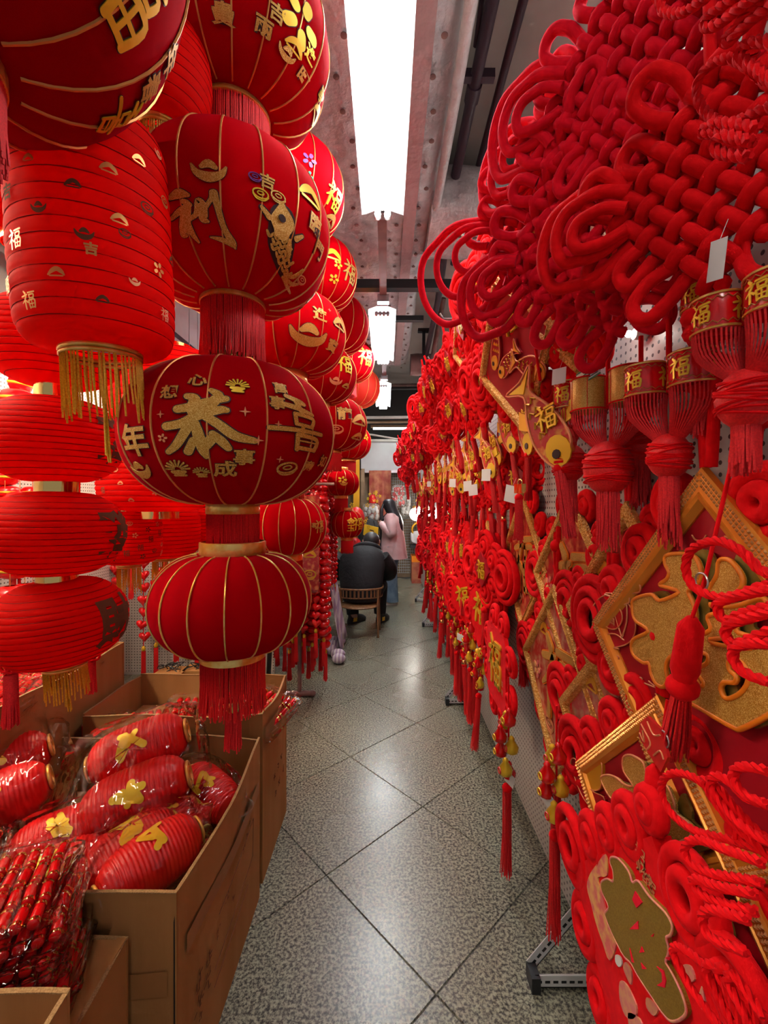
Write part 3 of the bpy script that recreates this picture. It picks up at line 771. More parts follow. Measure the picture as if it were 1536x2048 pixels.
far('red lantern with gold rosettes high on the third string', 632, 552, 3.0, .285, .22, m='fabric_bright', cord=.3, glyphs=[('decor@', 'flower', 676, 528, .07, 'gold_yellow'), ('decor@', 'flower', 668, 556, .08, 'gold_yellow'), ('decor@', 'cloud', 664, 508, .14, 'gold_yellow'), ('brush@', '福', 702, 545, .15)])
far('red lantern with a gold 福 low on the third string', 630, 752, 3.0, .290, .19, glyphs=[('brush@', '福', 688, 726, .15, 'gold_yellow'), ('decor@', 'ingot', 670, 762, .10, 'outline_gold', False), ('decor@', 'cloud', 692, 770, .08)], tassel=.14)
far('plain maroon lantern high on the fourth string', 662, 652, 3.8, .335, .235, cord=.3, tassel=.14)
far('maroon lantern with dense gold dragon print on the fourth string', 655, 850, 3.8, .350, .225, glyphs=[('decor@', 'cloud', 720, 838, .22), ('font@', '龍', 690, 828, .14, 'glitter_fine'), ('decor@', 'coin', 672, 856, .14, 'outline_gold', False), ('decor@', 'cloud', 716, 872, .16)], tassel=.16)
far('red lantern with a bright gold 福 on the fifth string', 693, 722, 5.0, .325, .235, m='fabric_bright', cord=.35, glyphs=[('brush@', '福', 733, 712, .22, 'gold_yellow')])
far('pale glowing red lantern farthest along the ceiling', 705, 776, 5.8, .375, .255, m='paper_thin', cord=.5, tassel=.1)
far('red lantern low on the fifth string behind the dragon lantern', 690, 885, 4.9, .30, .19, m='fabric_bright', ring=.4, tassel=.35, glyphs=[('decor', 'flower', 50, 10, .1, 'gold_yellow')])
far('small maroon lantern with gold flower medallion above the garlands', 682, 966, 4.4, .188, .128, ribs=12, ring=.36, tassel=.2, glyphs=[('decor', 'flower', 4, 10, .10, 'gold_yellow'), ('decor', 'ingot', 8, -6, .08)])
far('small maroon lantern with gold characters beside the seated man', 694, 1048, 4.4, .165, .135, ribs=12, ring=.36, tassel=.14, glyphs=[('font', '金', 14, 14, .08, 'gold_yellow'), ('font', '玉', 14, -14, .08, 'gold_yellow'), ('brush', '福', 44, 4, .14, 'gold_yellow')])

# --- ribbed paper lanterns
def paper_lantern(label, loc, R_, h, folds=16, ring=.42, p=.5, fringe_n=0, fringe_l=.12, band_t=True, band_b=True, m='paper', prints=(), tails=0, group='ribbed paper lanterns of the left bay', tilt=(0, 0), cord=True):
    face = math.atan2(loc[0], loc[1])
    t = thing('paper_lantern', label, 'lantern', loc, (tilt[0], tilt[1], -face), group)
    rr = R_ * ring; prof = []; n = folds * 6
    for i in range(n + 1):
        s = -1 + 2 * i / n; c = max(0.0, 1 - abs(s) ** (2 / p)) ** (p) if p < .5 else max(0.0, 1 - s * s) ** p
        fold = abs(math.sin(PI * folds * (s + 1) / 2))
        prof.append((rr + (R_ - rr) * c - .016 * R_ * (1 - fold) ** 2.2, h * s))
    obj('paper_body', G().lathe(prof, 56, fn=lambda a, z: 1 + .006 * math.sin(5 * a + z * 40)), m, t)
    wr_ = G()
    for i in range(1, folds):
        s = -1 + 2 * i / folds; c = max(0.0, 1 - abs(s) ** (2 / p)) ** (p) if p < .5 else max(0.0, 1 - s * s) ** p
        wr_.torus(rr + (R_ - rr) * c - .014 * R_, .0009 + .002 * R_, 40, 4, 'Z', (0, 0, h * s))
    obj('fold_lines', wr_, 'fold_line_dark', t, kind='stuff')  # dark red rings added in the valleys to shade the folds
    for (on, s) in ((band_t, 1), (band_b, -1)):
        if on:
            obj('foil_band', G().lathe([(rr * .98, s * h), (rr * .98, s * (h + .035)), (rr * .93, s * (h + .035))], 32), 'gold_foil', t)
    if fringe_n:
        obj('braid', G().torus(rr * 1.0, .006, 36, 6, 'Z', (0, 0, -h - .004)).torus(rr * 1.0, .005, 36, 6, 'Z', (0, 0, -h - .014)), 'gold_band', t)
        obj('fringe', fringe(G(), rr * 1.0, -h - .012, fringe_l, fringe_n, .0026, .35, .02, 1), 'fringe_yellow', t, kind='stuff')
        obj('bottom_wire', G().tube([(-rr, 0, -h), (rr, 0, -h)], .0015, 5).tube([(0, -rr, -h), (0, rr, -h)], .0015, 5), 'steel', t)
        if tails:
            gt = G()
            for i in range(14):
                a = random.uniform(0, 6.28); q = random.uniform(0, .010)
                gt.tube([(0, 0, -h), (q * math.cos(a) * .5, q * math.sin(a) * .5, -h - tails * .4), (q * math.cos(a), q * math.sin(a), -h - tails * random.uniform(.85, 1))], .0018, 4, cap=False)
            obj('tail_tassel', gt, 'fringe_yellow', t, kind='stuff')
    if cord: obj('hanging_cord', G().tube([(0, 0, h), (0, 0, 4.2 - loc[2])], .0016, 5), 'black_steel', t)
    for (ch, th, s, size, mm) in prints:
        def fn(x, z, l, th=R(th), s=s):
            ss = max(-.96, min(.96, s + z / h)); c = max(0.0, 1 - abs(ss) ** (2 / p)) ** p if p < .5 else max(0.0, 1 - ss * ss) ** p
            r = rr + (R_ - rr) * c + .003
            return (r * math.sin(th + x / r), -r * math.cos(th + x / r), h * ss)
        g = font_mesh(ch, size, fn, .04) if ch not in DECOR and ch not in BRUSH else strokes_mesh(DECOR.get(ch) or BRUSH[ch], size, fn, 0)
        obj('printed_character' if ch not in DECOR else 'printed_' + ch, g, mm, t)
    return t
# big barrel in front
q = P(190, 485, .98)
pr = []
for i in range(26):
    pr.append((random.choice(['flower', 'coin', 'ingot', 'cloud', '福', '吉']), -75 + 150 * ((i * .618) % 1), -.80 + 1.55 * ((i * .289 + .13) % 1), random.uniform(.024, .038), random.choice(['box_print', 'outline_gold', 'gold_line'])))
paper_lantern('big translucent barrel paper lantern with yellow fringe in front', q, .158, .245, 16, .50, .24, fringe_n=54, fringe_l=.155, tails=.26, prints=pr, band_b=False, tilt=(R(2), R(-3)))
# the chain of four at the far left
chain = [(112, 690, 'uppermost'), (112, 882, 'second'), (116, 1066, 'third'), (122, 1242, 'lowest')]
for i, (u, v, nm) in enumerate(chain):
    q = P(u, v, 1.38)
    paper_lantern(nm + ' round red paper lantern of the chain at the left edge', q, .196 - .002 * i, .132, 15, .30, .5, fringe_n=44 if i == 3 else 0, fringe_l=.11, tails=.17 if i == 3 else 0, band_b=i < 3,
                  prints=[(('喜', '發', '發', '財')[i], 52, 0, .15, 'box_print'), ('富', -120, 0, .12, 'box_print')], group='chain of round paper lanterns', cord=i == 0, tilt=(0, R((0, 0, 1, -4)[i])))
# behind them
for (u, v, d, R_, h, lab, fr) in ((345, 790, 2.0, .26, .19, 'red paper lantern glowing between the barrel and the 恭喜 lantern', 0), (320, 955, 2.15, .27, .17, 'patterned red paper lantern behind the 恭喜 lantern', 0),
                                  (258, 1075, 2.2, .155, .135, 'small patterned paper lantern with orange fringe', 40), (330, 1062, 2.6, .20, .16, 'paper lantern with orange fringe behind the small patterned one', 40), (408, 1050, 2.9, .19, .15, 'paper lantern half hidden left of the fringe curtain', 36),
                                  (55, 320, 1.15, .17, .2, 'red paper lantern mostly hidden under the huge one', 0), (300, 760, 2.9, .22, .17, 'paper lantern under the soffit deep in the left bay', 0), (395, 860, 3.1, .24, .17, 'paper lantern deep in the left bay behind the aisle string', 0)):
    q = P(u, v, d); pr = []
    if 'pattern' in lab and 'behind the small' not in lab:
        for i in range(22):
            pr.append((random.choice(['flower', 'coin', 'cloud', '福']), -75 + 150 * ((i * .618) % 1), -.7 + 1.4 * ((i * .289) % 1), .03, random.choice(['box_print', 'outline_gold'])))
    paper_lantern(lab, q, R_, h, 14, .34, .45, fringe_n=fr, fringe_l=.15, prints=pr, band_b=not fr)
q = P(322, 200, 1.12)
paper_lantern('small ribbed lantern with yellow fringe tucked under the huge lantern', (q.x, q.y, 2.66), .125, .135, 12, .44, .5, fringe_n=60, fringe_l=.15, m='paper', band_b=False)
# ================================================================== red knots and framed ornaments on the right
FACE = R(-90)                                   # local front (-y) turned towards the aisle (-x); local +x runs towards the viewer
def wall_local(pts, root):                      # pixels on the aisle-side plane through root -> the root's local (x, z)
    out = []
    for (u, v) in pts:
        q = W(u, v, root[0]); out.append((root[1] - q.y, q.z - root[2]))
    return out

# --- big woven knots of thick velvet rope
def weave_mesh(n, s, r, par):
    L_ = (n - 1) / 2 * s + s * .55; pts = []
    m = n * 4
    for i in range(m + 1):
        t = -L_ + 2 * L_ * i / m
        ph = (t / s + (n - 1) / 2)
        pts.append((t, r * .92 * math.cos(PI * ph) * (1 if par else -1), 0))
    return G().tube(pts, r, 8, up=(0, 0, 1)).mesh('woven_strand', 'velvet')
def u_loop(w_, ln, r, bulge=1.0, n=12, segs=9):
    pts = [(-w_ / 2, 0, 0), (-w_ / 2 * bulge, -.01, ln * .35), (-w_ / 2 * bulge * .98, -.012, ln * .62)]
    for i in range(1, 6):
        a = PI - PI * i / 6
        pts.append((w_ / 2 * bulge * math.cos(a), -.012, ln * .66 + (ln * .34) * math.sin(a)))
    pts += [(w_ / 2 * bulge * .98, -.012, ln * .62), (w_ / 2 * bulge, -.01, ln * .35), (w_ / 2, 0, 0)]
    return G().tube(smooth_path(pts, 4), r, 8, up=(0, 1, 0))
def woven_knot(label, loc, rot, n=7, s=.052, r=.0135, m='velvet', ears=.15, group='big woven velvet knots', drop=True, sides=(-1, 1)):
    t = thing('woven_knot', label, 'knot', loc, rot, group)
    mm = [weave_mesh(n, s, r, p) for p in (0, 1)]
    for me in mm: me.materials[0] = MATS[m]
    for i in range(n):
        off = (i - (n - 1) / 2) * s; ca = math.sqrt(.5)
        # strands of the first family run along (1,0,1), of the second along (-1,0,1)
        obj('woven_strand', mm[i % 2], None, t, (-off * ca, 0, off * ca), (0, R(-45), 0))
        obj('woven_strand', mm[(i + 1) % 2], None, t, (off * ca, 0, off * ca), (0, R(45), 0))
    E_ = (n - 1) / 2 * s + s * .5
    lp = u_loop(s, s * 2.3, r, 1.5).mesh('edge_loop', m)
    lp2 = u_loop(s, s * 1.5, r, 1.25).mesh('edge_loop', m)
    for side in range(4):
        ang = R(45 + 90 * side)
        ux, uz = math.cos(ang), math.sin(ang)               # outward direction of this side
        tx, tz = -uz, ux
        for k in range(n // 2):
            off = (-(n - 1) / 2 + .5 + 2 * k + (1 if side % 2 else 0)) * s
            if abs(off) > (n - 2) / 2 * s: continue
            obj('edge_loop', lp if k % 2 == 0 else lp2, None, t, (ux * E_ + tx * off, random.uniform(-.006, .006), uz * E_ + tz * off), (random.uniform(-.25, .25), PI / 2 - ang + random.uniform(-.12, .12), 0))
    for sx in sides:                                         # ears: nested loops at the left and right corners
        for k, q in enumerate((1.0, .66, .36)):
            g = u_loop(ears * q * .7, ears * 1.15 * q + s, r * (1 - .06 * k), 1.7).mesh('ear_loop', m)
            obj('ear_loop', g, None, t, (sx * (E_ * 1.02), -.012 * k, random.uniform(-.01, .01)), (R(6 * k), R(90 * sx), 0))
    if drop:
        obj('neck_knot', G().torus(.030, .0145, 18, 8, 'Z', (0, 0, -E_ * 1.42 - .03)).torus(.027, .0145, 18, 8, 'Z', (0, 0, -E_ * 1.42 - .055)), m, t)
        obj('hanging_loop', G().tube(smooth_path([(-.012, 0, E_ * 1.3), (-.016, .0, E_ * 1.42 + .10), (-.012, 0, E_ * 1.42 + .22), (0, 0, E_ * 1.42 + .24), (.012, 0, E_ * 1.42 + .22), (.016, 0, E_ * 1.42 + .10), (.012, 0, E_ * 1.3)], 4), .009, 8), m, t)
    return t
def K(u, v, d): return P(u, v, d)
woven_knot('foremost woven velvet rope knot at the upper right, above the 福 drums', K(1432, 350, .68), (R(6), R(4), FACE + R(30)), 7, .0365, .0128, 'velvet', ears=.14)
woven_knot('wide shadowed woven velvet knot below and behind the foremost one', K(1182, 458, .98), (R(16), R(-6), FACE + R(34)), 10, .0365, .0128, 'velvet_cool_lit', ears=.16, drop=False, sides=(-1,))
woven_knot('topmost woven velvet knot cut by the upper frame edge', K(1290, 85, .82), (R(6), R(10), FACE + R(30)), 9, .0370, .0128, 'velvet_cool_lit', ears=.17, drop=False, sides=(-1,))
woven_knot('woven velvet knot with wide open ear loops against the ceiling', K(1080, 425, 1.28), (R(14), R(-14), FACE + R(46)), 7, .0380, .0125, 'velvet_cool_lit', ears=.24, drop=False, sides=(-1,))
woven_knot('woven velvet knot squeezed between the topmost and the shadowed one', K(1180, 240, 1.06), (R(6), R(8), FACE + R(32)), 7, .0365, .0125, 'velvet_cool_lit', ears=.17, drop=False, sides=(-1,))

# --- twisted cord knots
def cord_thing(label, loops, x, r=.0072, m='velvet', parts=()):
    pts_all = [[W(u, v, x + (dx or 0)) for (u, v, dx) in [(q + (0,))[:3] for q in lp]] for lp in loops]
    c = pts_all[0][0]
    t = thing('twisted_cord_knot', label, 'knot', c, group='twisted cord knots')
    for i, pl in enumerate(pts_all):
        obj('cord_loop', twisted(G(), smooth_path([p - c + Vector((-.008 * i, 0, 0)) for p in pl], 8), r), m, t)
    return t
def z1(l): return [(1156 + .2474 * x, 1070 + .2474 * y) for x, y in l]
def z2(l): return [(1100 + .2839 * x, 1400 + .2839 * y) for x, y in l]
def z3(l): return [(1100 + .2839 * x, 1640 + .2839 * y) for x, y in l]
def z4(l): return [(1150 + .2513 * x, 0 + .2513 * y) for x, y in l]
cord_thing('twisted red cord knot looping in front of the large gold 福 frame', [
    z1([(1760, 330), (1500, 300), (1320, 130), (1150, 50), (1000, 70), (900, 140), (870, 260), (900, 370), (980, 450), (1130, 500), (1300, 480), (1500, 410), (1760, 380)]),
    z1([(1760, 540), (1536, 590), (1360, 640), (1250, 690), (1190, 640), (1170, 560), (1250, 520), (1400, 480), (1700, 420)]),
    z1([(1760, 740), (1536, 820), (1420, 870), (1320, 860), (1290, 790), (1310, 730), (1420, 690), (1760, 600)]),
    z1([(1760, 880), (1536, 880), (1420, 910), (1400, 970), (1430, 1050), (1536, 1130), (1760, 1200)])], .47, .0070)
cord_thing('twisted red cord knot sprawling over the small 福 frame', [
    z2([(1700, 1120), (1420, 1030), (1250, 980), (1050, 930), (920, 860), (830, 760), (785, 650), (800, 560), (870, 515), (980, 530), (1090, 600), (1180, 720), (1280, 850), (1330, 980), (1350, 1060)]),
    z2([(1700, 1080), (1480, 900), (1330, 740), (1230, 620), (1130, 560), (1180, 680), (1300, 830), (1480, 1000), (1700, 1200)]),
    z2([(1700, 760), (1480, 690), (1380, 600), (1290, 540), (1230, 545), (1215, 600), (1270, 700), (1400, 850), (1560, 960), (1700, 1020)]),
    z2([(1700, 500), (1536, 470), (1460, 480), (1425, 530), (1450, 600), (1536, 680), (1700, 740)]),
    z3([(1700, 300), (1400, 200), (1250, 145), (1150, 150), (1105, 210), (1150, 300), (1290, 370), (1450, 400), (1700, 440)]),
    z3([(1700, 520), (1420, 470), (1290, 430), (1225, 420), (1215, 460), (1280, 520), (1420, 580), (1700, 640)]),
    z3([(1700, 700), (1450, 640), (1370, 640), (1335, 690), (1360, 780), (1450, 850), (1700, 930)])], .45, .0060)
cord_thing('twisted red cord knot hanging over the lower plaque', [
    z3([(1300, 1560), (1180, 1437), (1080, 1300), (990, 1180), (920, 1050), (870, 950), (875, 895), (930, 905), (1040, 980), (1130, 1090), (1230, 1240), (1330, 1400), (1420, 1560)]),
    z3([(1400, 1560), (1290, 1360), (1200, 1190), (1140, 1060), (1170, 1015), (1230, 1050), (1310, 1190), (1420, 1400), (1500, 1560)]),
    z3([(1500, 1560), (1400, 1330), (1320, 1160), (1270, 1080), (1300, 1040), (1370, 1075), (1450, 1220), (1560, 1437), (1600, 1560)]),
    z3([(1600, 1560), (1500, 1330), (1410, 1180), (1390, 1120), (1430, 1095), (1500, 1160), (1620, 1330), (1700, 1437)])], .43, .0058)
cord_thing('twisted red cord knot at the upper right corner above the woven knots', [
    z4([(1760, 880), (1536, 860), (1340, 940), (1200, 980), (1080, 930), (990, 820), (970, 680), (1040, 550), (1180, 470), (1320, 490), (1450, 590), (1600, 700), (1760, 740)]),
    z4([(1760, 420), (1600, 330), (1420, 350), (1360, 420), (1420, 500), (1600, 620), (1760, 680)]),
    z4([(1760, -60), (1536, 60), (1380, 230), (1300, 310), (1330, 340), (1420, 250), (1600, 100), (1760, 0)]),
    z4([(1760, -200), (1500, -60), (1300, 70), (1190, 150), (1200, 210), (1290, 200), (1450, 90), (1700, -80)]),
    z4([(800, -60), (850, 20), (890, 90), (1000, 110), (1120, 70), (1250, -20), (1300, -60)]),
    z4([(1760, 1020), (1600, 1000), (1420, 980), (1290, 1020), (1290, 1060), (1420, 1060), (1760, 1120)]),
    z4([(1760, 1130), (1536, 1080), (1450, 1130), (1460, 1190), (1560, 1230), (1760, 1250)])], .42, .0062)

# --- framed diamond ornaments
def frame_bar(L_, wd=.040, beads=False):
    prof = [(0, 0), (0, .014), (.004, .018), (wd * .62, .018), (wd * .66, .022), (wd * .80, .020), (wd, .008), (wd, 0)]
    g = G(); vs = []; fs = []; n = len(prof)
    for s in (-1, 1):
        for d, hh in prof: vs.append((s * (L_ / 2 - d), -hh, -d))
    for i in range(n): fs.append((i, (i + 1) % n, n + (i + 1) % n, n + i))
    fs += [tuple(range(n)), tuple(range(2 * n - 1, n - 1, -1))]
    return g.add(vs, fs)
def bead_rows(L_, wd=.040):
    g = G(); k = int(L_ / .0085)
    for row in range(3):
        d = .006 + row * .0075
        for i in range(k):
            x = -L_ / 2 + .012 + (L_ - .024) * i / (k - 1)
            if abs(x) > L_ / 2 - d - .003: continue
            g.add([(x - .0034, -.018, -d + .0028), (x + .0034, -.018, -d + .0028), (x + .0034, -.018, -d - .0028), (x - .0034, -.018, -d - .0028), (x, -.0215, -d)], [(0, 1, 4), (1, 2, 4), (2, 3, 4), (3, 0, 4)])
    return g
def ring_set(parent, cx, cz, radii, r, m='velvet', y0=.0, name='velvet_loop', dy=-.008):
    for k, q in enumerate(radii):
        obj(name, G().torus(q, r * (1 - .05 * k), 26, 8, 'Y').mesh(name, m), None, parent, (cx, y0 + dy * k, cz))
_rm = {}
def ring_me(q, r, m):
    key = (round(q, 4), round(r, 4), m)
    if key not in _rm: _rm[key] = G().torus(q, r, 26, 8, 'Y').mesh('velvet_loop', m)
    return _rm[key]
def rings(parent, cx, cz, radii, r, m='velvet', y0=.01, dy=-.006):
    for k, q in enumerate(radii):
        obj('velvet_loop', ring_me(q, r, m), None, parent, (cx, y0 + dy * k, cz), (random.uniform(-.12, .12), 0, 0))
def tassel(parent, x, z, ln, rr=.012, m='fringe_red', y=-.005, n=26):
    o = obj('tassel_knot', G().ellipsoid((x, y, z), rr * 1.25, rr * 1.25, rr * 1.2, 12, 8), 'velvet', parent)
    g = fringe(G(), rr, 0, ln, n, .0016, .06, .10, 2); g.xform(Matrix.Translation((x, y, z - rr * .6)))
    obj('tassel_fringe', g, m, o, kind='stuff')
    return o
def framed(label, loc, half, rot=(0, 0, 0), panel='panel_red', bar='frame_gold', beads=False, loops=3, loop_r=.042, ear=(.100, .070, .040), rope=.0145, m='velvet', wd=.040, cord=.22, tail=.25, group='framed diamond ornaments', ears=(-1, 1)):
    t = thing('framed_ornament', label, 'ornament', loc, (rot[0], rot[1], FACE + rot[2]), group)
    L_ = half * math.sqrt(2); c = math.sqrt(.5)
    fb = frame_bar(L_, wd).mesh('frame_bar', bar, False); bd = bead_rows(L_, wd).mesh('bead_rows', 'frame_bead', False) if beads else None
    for k in range(4):
        a = R(45 + 90 * k)                                  # outward normal of the bar
        o = obj('frame_bar', fb, None, t, (math.cos(a) * L_ / 2, 0, math.sin(a) * L_ / 2), (0, R(90) - a, 0), smooth=False)
        if beads: obj('bead_rows', bd, None, o, kind='stuff')
    q = half - wd * .9
    obj('backing_panel', G().plate([(0, q), (q, 0), (0, -q), (-q, 0)], (), .004, -.004), panel, t, smooth=False)
    for sx in ears:
        rings(t, sx * (half + ear[0] * .28), 0, ear, rope * 1.05, m)
    for k in range(4):
        a0 = R(90 * k); a1 = R(90 * (k + 1))
        p0 = Vector((math.cos(a0), math.sin(a0))) * half; p1 = Vector((math.cos(a1), math.sin(a1))) * half
        nn = (p0 + p1).normalized()
        for i in range(loops):
            f = (i + 1) / (loops + 1); f = .5 + (f - .5) * 1.15
            p = p0.lerp(p1, f) + nn * loop_r * .5
            rings(t, p.x, p.y, (loop_r, loop_r * .42), rope, m)
    if cord:
        g = G()
        for s in (-1, 1): g.tube(smooth_path([(s * .006, 0, half), (s * .013, 0, half + cord * .5), (s * .010, 0, half + cord)], 5), .0105, 8)
        o = obj('hanging_cord', g, m, t)
        obj('cord_knot', G().ellipsoid((0, -.004, half + cord * .62), .026, .022, .024, 14, 8), m, o)
    if tail: tassel(t, 0, -half - .05, tail, .016)
    return t

# the large frame with the glitter character
f1 = framed('largest gold frame, beaded, with a huge glitter 福 on red', (.60, .80, 1.225), .395, (R(0), 0, R(2)), bar='frame_smooth', beads=True, wd=.052, ear=(.112, .080, .046), rope=.0165, loop_r=.052, cord=.24, tail=0)
F1 = (.575, .80, 1.225)
def traced_char(parent, root, pieces, m='glitter', y1=-.030, y0=-.022, rim='orange_rim', back='olive_mirror', zf=z1, name='gold_character', rim_r=.0045, backoff=(.02, .012)):
    o = None
    for outer, holes in pieces:
        def lc(l): return [(p.x, p.y) for p in smooth_path([(a, b, 0) for a, b in wall_local(zf(l), root)], 4, True)]
        ol = lc(outer); hl = [lc(h) for h in holes]
        g = G().plate(ol, hl, y0, y1)
        if o is None: o = obj(name, g, m, parent, smooth=False)
        else: obj('character_piece', g, m, o, smooth=False)
        rg = G()
        for l in [ol] + hl: rg.tube([(x, y1 + .001, z) for x, z in l], rim_r, 6, closed=True, up=(0, 1, 0))
        obj('raised_rim', rg, rim, o)
        if back:
            obj('mirror_layer', G().plate([(x + backoff[0], z + backoff[1]) for x, z in ol], [[(x + backoff[0], z + backoff[1]) for x, z in h] for h in hl], -.012, -.018), back, o, smooth=False)
    return o
traced_char(f1, F1, [
    ([(740, 165), (860, 150), (960, 180), (1000, 260), (1010, 350), (960, 420), (910, 455), (950, 560), (965, 660), (950, 760), (880, 900), (800, 960), (750, 1010), (735, 1080), (745, 1160), (720, 1225), (660, 1200), (620, 1110), (605, 1035), (560, 1030), (480, 960), (480, 850), (600, 775), (500, 690), (475, 590), (490, 520), (620, 480), (690, 530), (840, 460), (700, 412), (700, 388), (745, 355), (760, 300), (730, 230)], []),
    ([(1150, 210), (1220, 200), (1290, 270), (1330, 360), (1310, 440), (1230, 480), (1080, 480), (1070, 440), (1130, 330)], []),
    ([(1080, 560), (1200, 580), (1330, 560), (1480, 510), (1510, 570), (1400, 640), (1250, 680), (1140, 605)], []),
    ([(1060, 660), (1160, 640), (1270, 715), (1300, 790), (1536, 860), (1640, 1000), (1660, 1200), (1620, 1390), (1540, 1450), (1330, 1560), (1250, 1550), (1000, 1400), (890, 1330), (870, 1240), (880, 1160), (920, 1000), (930, 850), (1080, 770)],
     [[(1080, 845), (1200, 838), (1340, 868), (1400, 915), (1250, 900), (1130, 880)], [(940, 960), (1050, 960), (1060, 1030), (1000, 1070), (985, 1120), (1030, 1190), (1010, 1220), (960, 1120), (935, 1020)],
      [(1230, 1010), (1300, 1010), (1370, 1090), (1370, 1200), (1300, 1290), (1200, 1320), (1160, 1240), (1190, 1190), (1270, 1190), (1280, 1140), (1230, 1090)]])])
# outlined red lantern motif in the frame's corner
lm_root = (.588, .80, 1.225)
def lc1(l, zf=z1, root=lm_root): return wall_local(zf(l), root)
mo = obj('lantern_motif', G().plate([(p.x, p.y) for p in smooth_path([(a, b, 0) for a, b in lc1([(150, 620), (190, 530), (270, 480), (360, 490), (440, 570), (485, 700), (470, 820), (400, 890), (280, 900), (190, 800)])], 4, True)], (), -.004, -.010), 'panel_red', f1, smooth=False)
def outline(parent, pts, y=-.011, r=.0016, m='outline_gold', closed=True, name='gold_outline'):
    obj(name, G().tube([(p.x, y, p.y) for p in smooth_path([(a, b, 0) for a, b in pts], 4, closed)], r, 5, closed=closed), m, parent)
outline(mo, lc1([(150, 620), (190, 530), (270, 480), (360, 490), (440, 570), (485, 700), (470, 820), (400, 890), (280, 900), (190, 800)]))
obj('badge', G().plate([(p.x, p.y) for p in smooth_path([(a, b, 0) for a, b in lc1([(225, 620), (260, 545), (320, 540), (380, 610), (390, 690), (350, 755), (290, 755), (240, 700)])], 4, True)], (), -.010, -.013), 'red_enamel', mo, smooth=False)
outline(mo, lc1([(225, 620), (260, 545), (320, 540), (380, 610), (390, 690), (350, 755), (290, 755), (240, 700)]), -.014)
bc = lc1([(305, 650)])[0]
obj('printed_character', font_mesh('富', .045, lambda x, z, l: (bc[0] + x, -.0150, bc[1] + z), .02), 'outline_gold', mo)
for l in ([(180, 760), (230, 800), (330, 800), (400, 850)], [(200, 830), (280, 900), (360, 920)], [(260, 470), (340, 480), (380, 530)], [(250, 480), (330, 510), (370, 545)], [(400, 560), (440, 545), (450, 480), (520, 460), (520, 400), (460, 360), (390, 380), (400, 430), (450, 440)], [(260, 890), (250, 960), (290, 1030), (360, 1000), (330, 960)], [(300, 500), (330, 640), (380, 820)], [(420, 560), (420, 700), (380, 840)]):
    outline(mo, lc1(l), -.012, .0020, 'outline_gold', False)
for l in ([(360, 1230), (410, 1180), (380, 1130), (450, 1140), (480, 1200)], [(480, 1150), (520, 1160), (510, 1210)], [(520, 1190), (620, 1230), (570, 1180)], [(620, 1280), (680, 1380), (710, 1390)],
          [(900, 0), (930, 40), (980, 40), (1010, 0)], [(1150, 10), (1210, 30), (1250, 0)], [(1340, 60), (1370, 20), (1410, 40), (1390, 90), (1340, 80)]):
    outline(f1, lc1(l), -.006, .0018, 'outline_gold', False)

f2 = framed('gold frame with a fish-tail print, second from the front in the middle row', (.625, 1.10, 1.215), .345, (0, 0, R(1)), 'panel_print', tail=.2)
f3 = framed('gold frame third from the front in the middle row', (.632, 1.46, 1.275), .325, (0, 0, R(1)), 'panel_print', tail=.2, wd=.034)
f4 = framed('gold frame fourth from the front in the middle row', (.640, 1.99, 1.29), .325, (0, 0, 0), 'panel_print', tail=.2, wd=.034)
f5 = framed('tall gold frame with glazed pink print low on the wall', (.622, 1.56, .915), .350, (0, 0, 0), 'panel_pink', tail=.2, wd=.034)
f6 = framed('gold frame with pink print tucked behind the small 福 frame', (.612, 1.16, .885), .315, (0, 0, R(1)), 'panel_pink', tail=0, wd=.038)
f7 = framed('beaded gold frame with a small glitter 福 below the largest frame', (.590, .915, .795), .352, (0, 0, R(3)), bar='frame_smooth', beads=True, wd=.045, ear=(.10, .07, .04), rope=.0155, loop_r=.050, cord=.2, tail=0)
f9 = framed('high gold frame with golden koi on dark red near the ceiling', (.46, 1.55, 2.09), .300, (R(12), 0, R(9)), 'panel_red', tail=.0, cord=0, wd=.036, m='velvet')
f10 = framed('high gold frame behind the koi frame', (.41, 2.08, 2.36), .275, (R(12), 0, R(6)), 'panel_print', tail=.0, cord=0, wd=.032)
f11 = framed('small gold frame far back in the middle row', (.60, 2.50, 1.20), .26, (0, 0, 0), 'panel_print', tail=.2, wd=.030)
f12 = framed('high gold frame with a fan print above the koi frame', (.50, 1.22, 2.20), .28, (R(12), 0, R(8)), 'panel_print', tail=.0, cord=0, wd=.034)
for fr_, hh, big in ((f2, .345, 1), (f3, .325, 1), (f4, .325, 1), (f5, .35, 1), (f6, .315, .8), (f11, .26, .8)):
    brush_char(fr_, '福', hh * .85 * big, (.02, -.006, .0), 'glitter_fine', .007, 'orange_rim', 1.6)
    for k in range(5):
        a = 2.2 + k * 1.1; q = hh * .56
        o = obj('printed_' + ('cloud', 'flower', 'coin')[k % 3], strokes_mesh(DECOR[('cloud', 'flower', 'coin')[k % 3]], hh * .24, lambda x, z, l, a=a, q=q: (q * math.cos(a) + x, -.0055 - l, q * math.sin(a) + z), 0, .003), ('gold_plain', 'pink_scale', 'outline_gold')[k % 3], fr_)
    outline(fr_, [((hh * .80) * math.cos(R(90 * k)), (hh * .80) * math.sin(R(90 * k))) for k in range(4)], -.005, .0014)
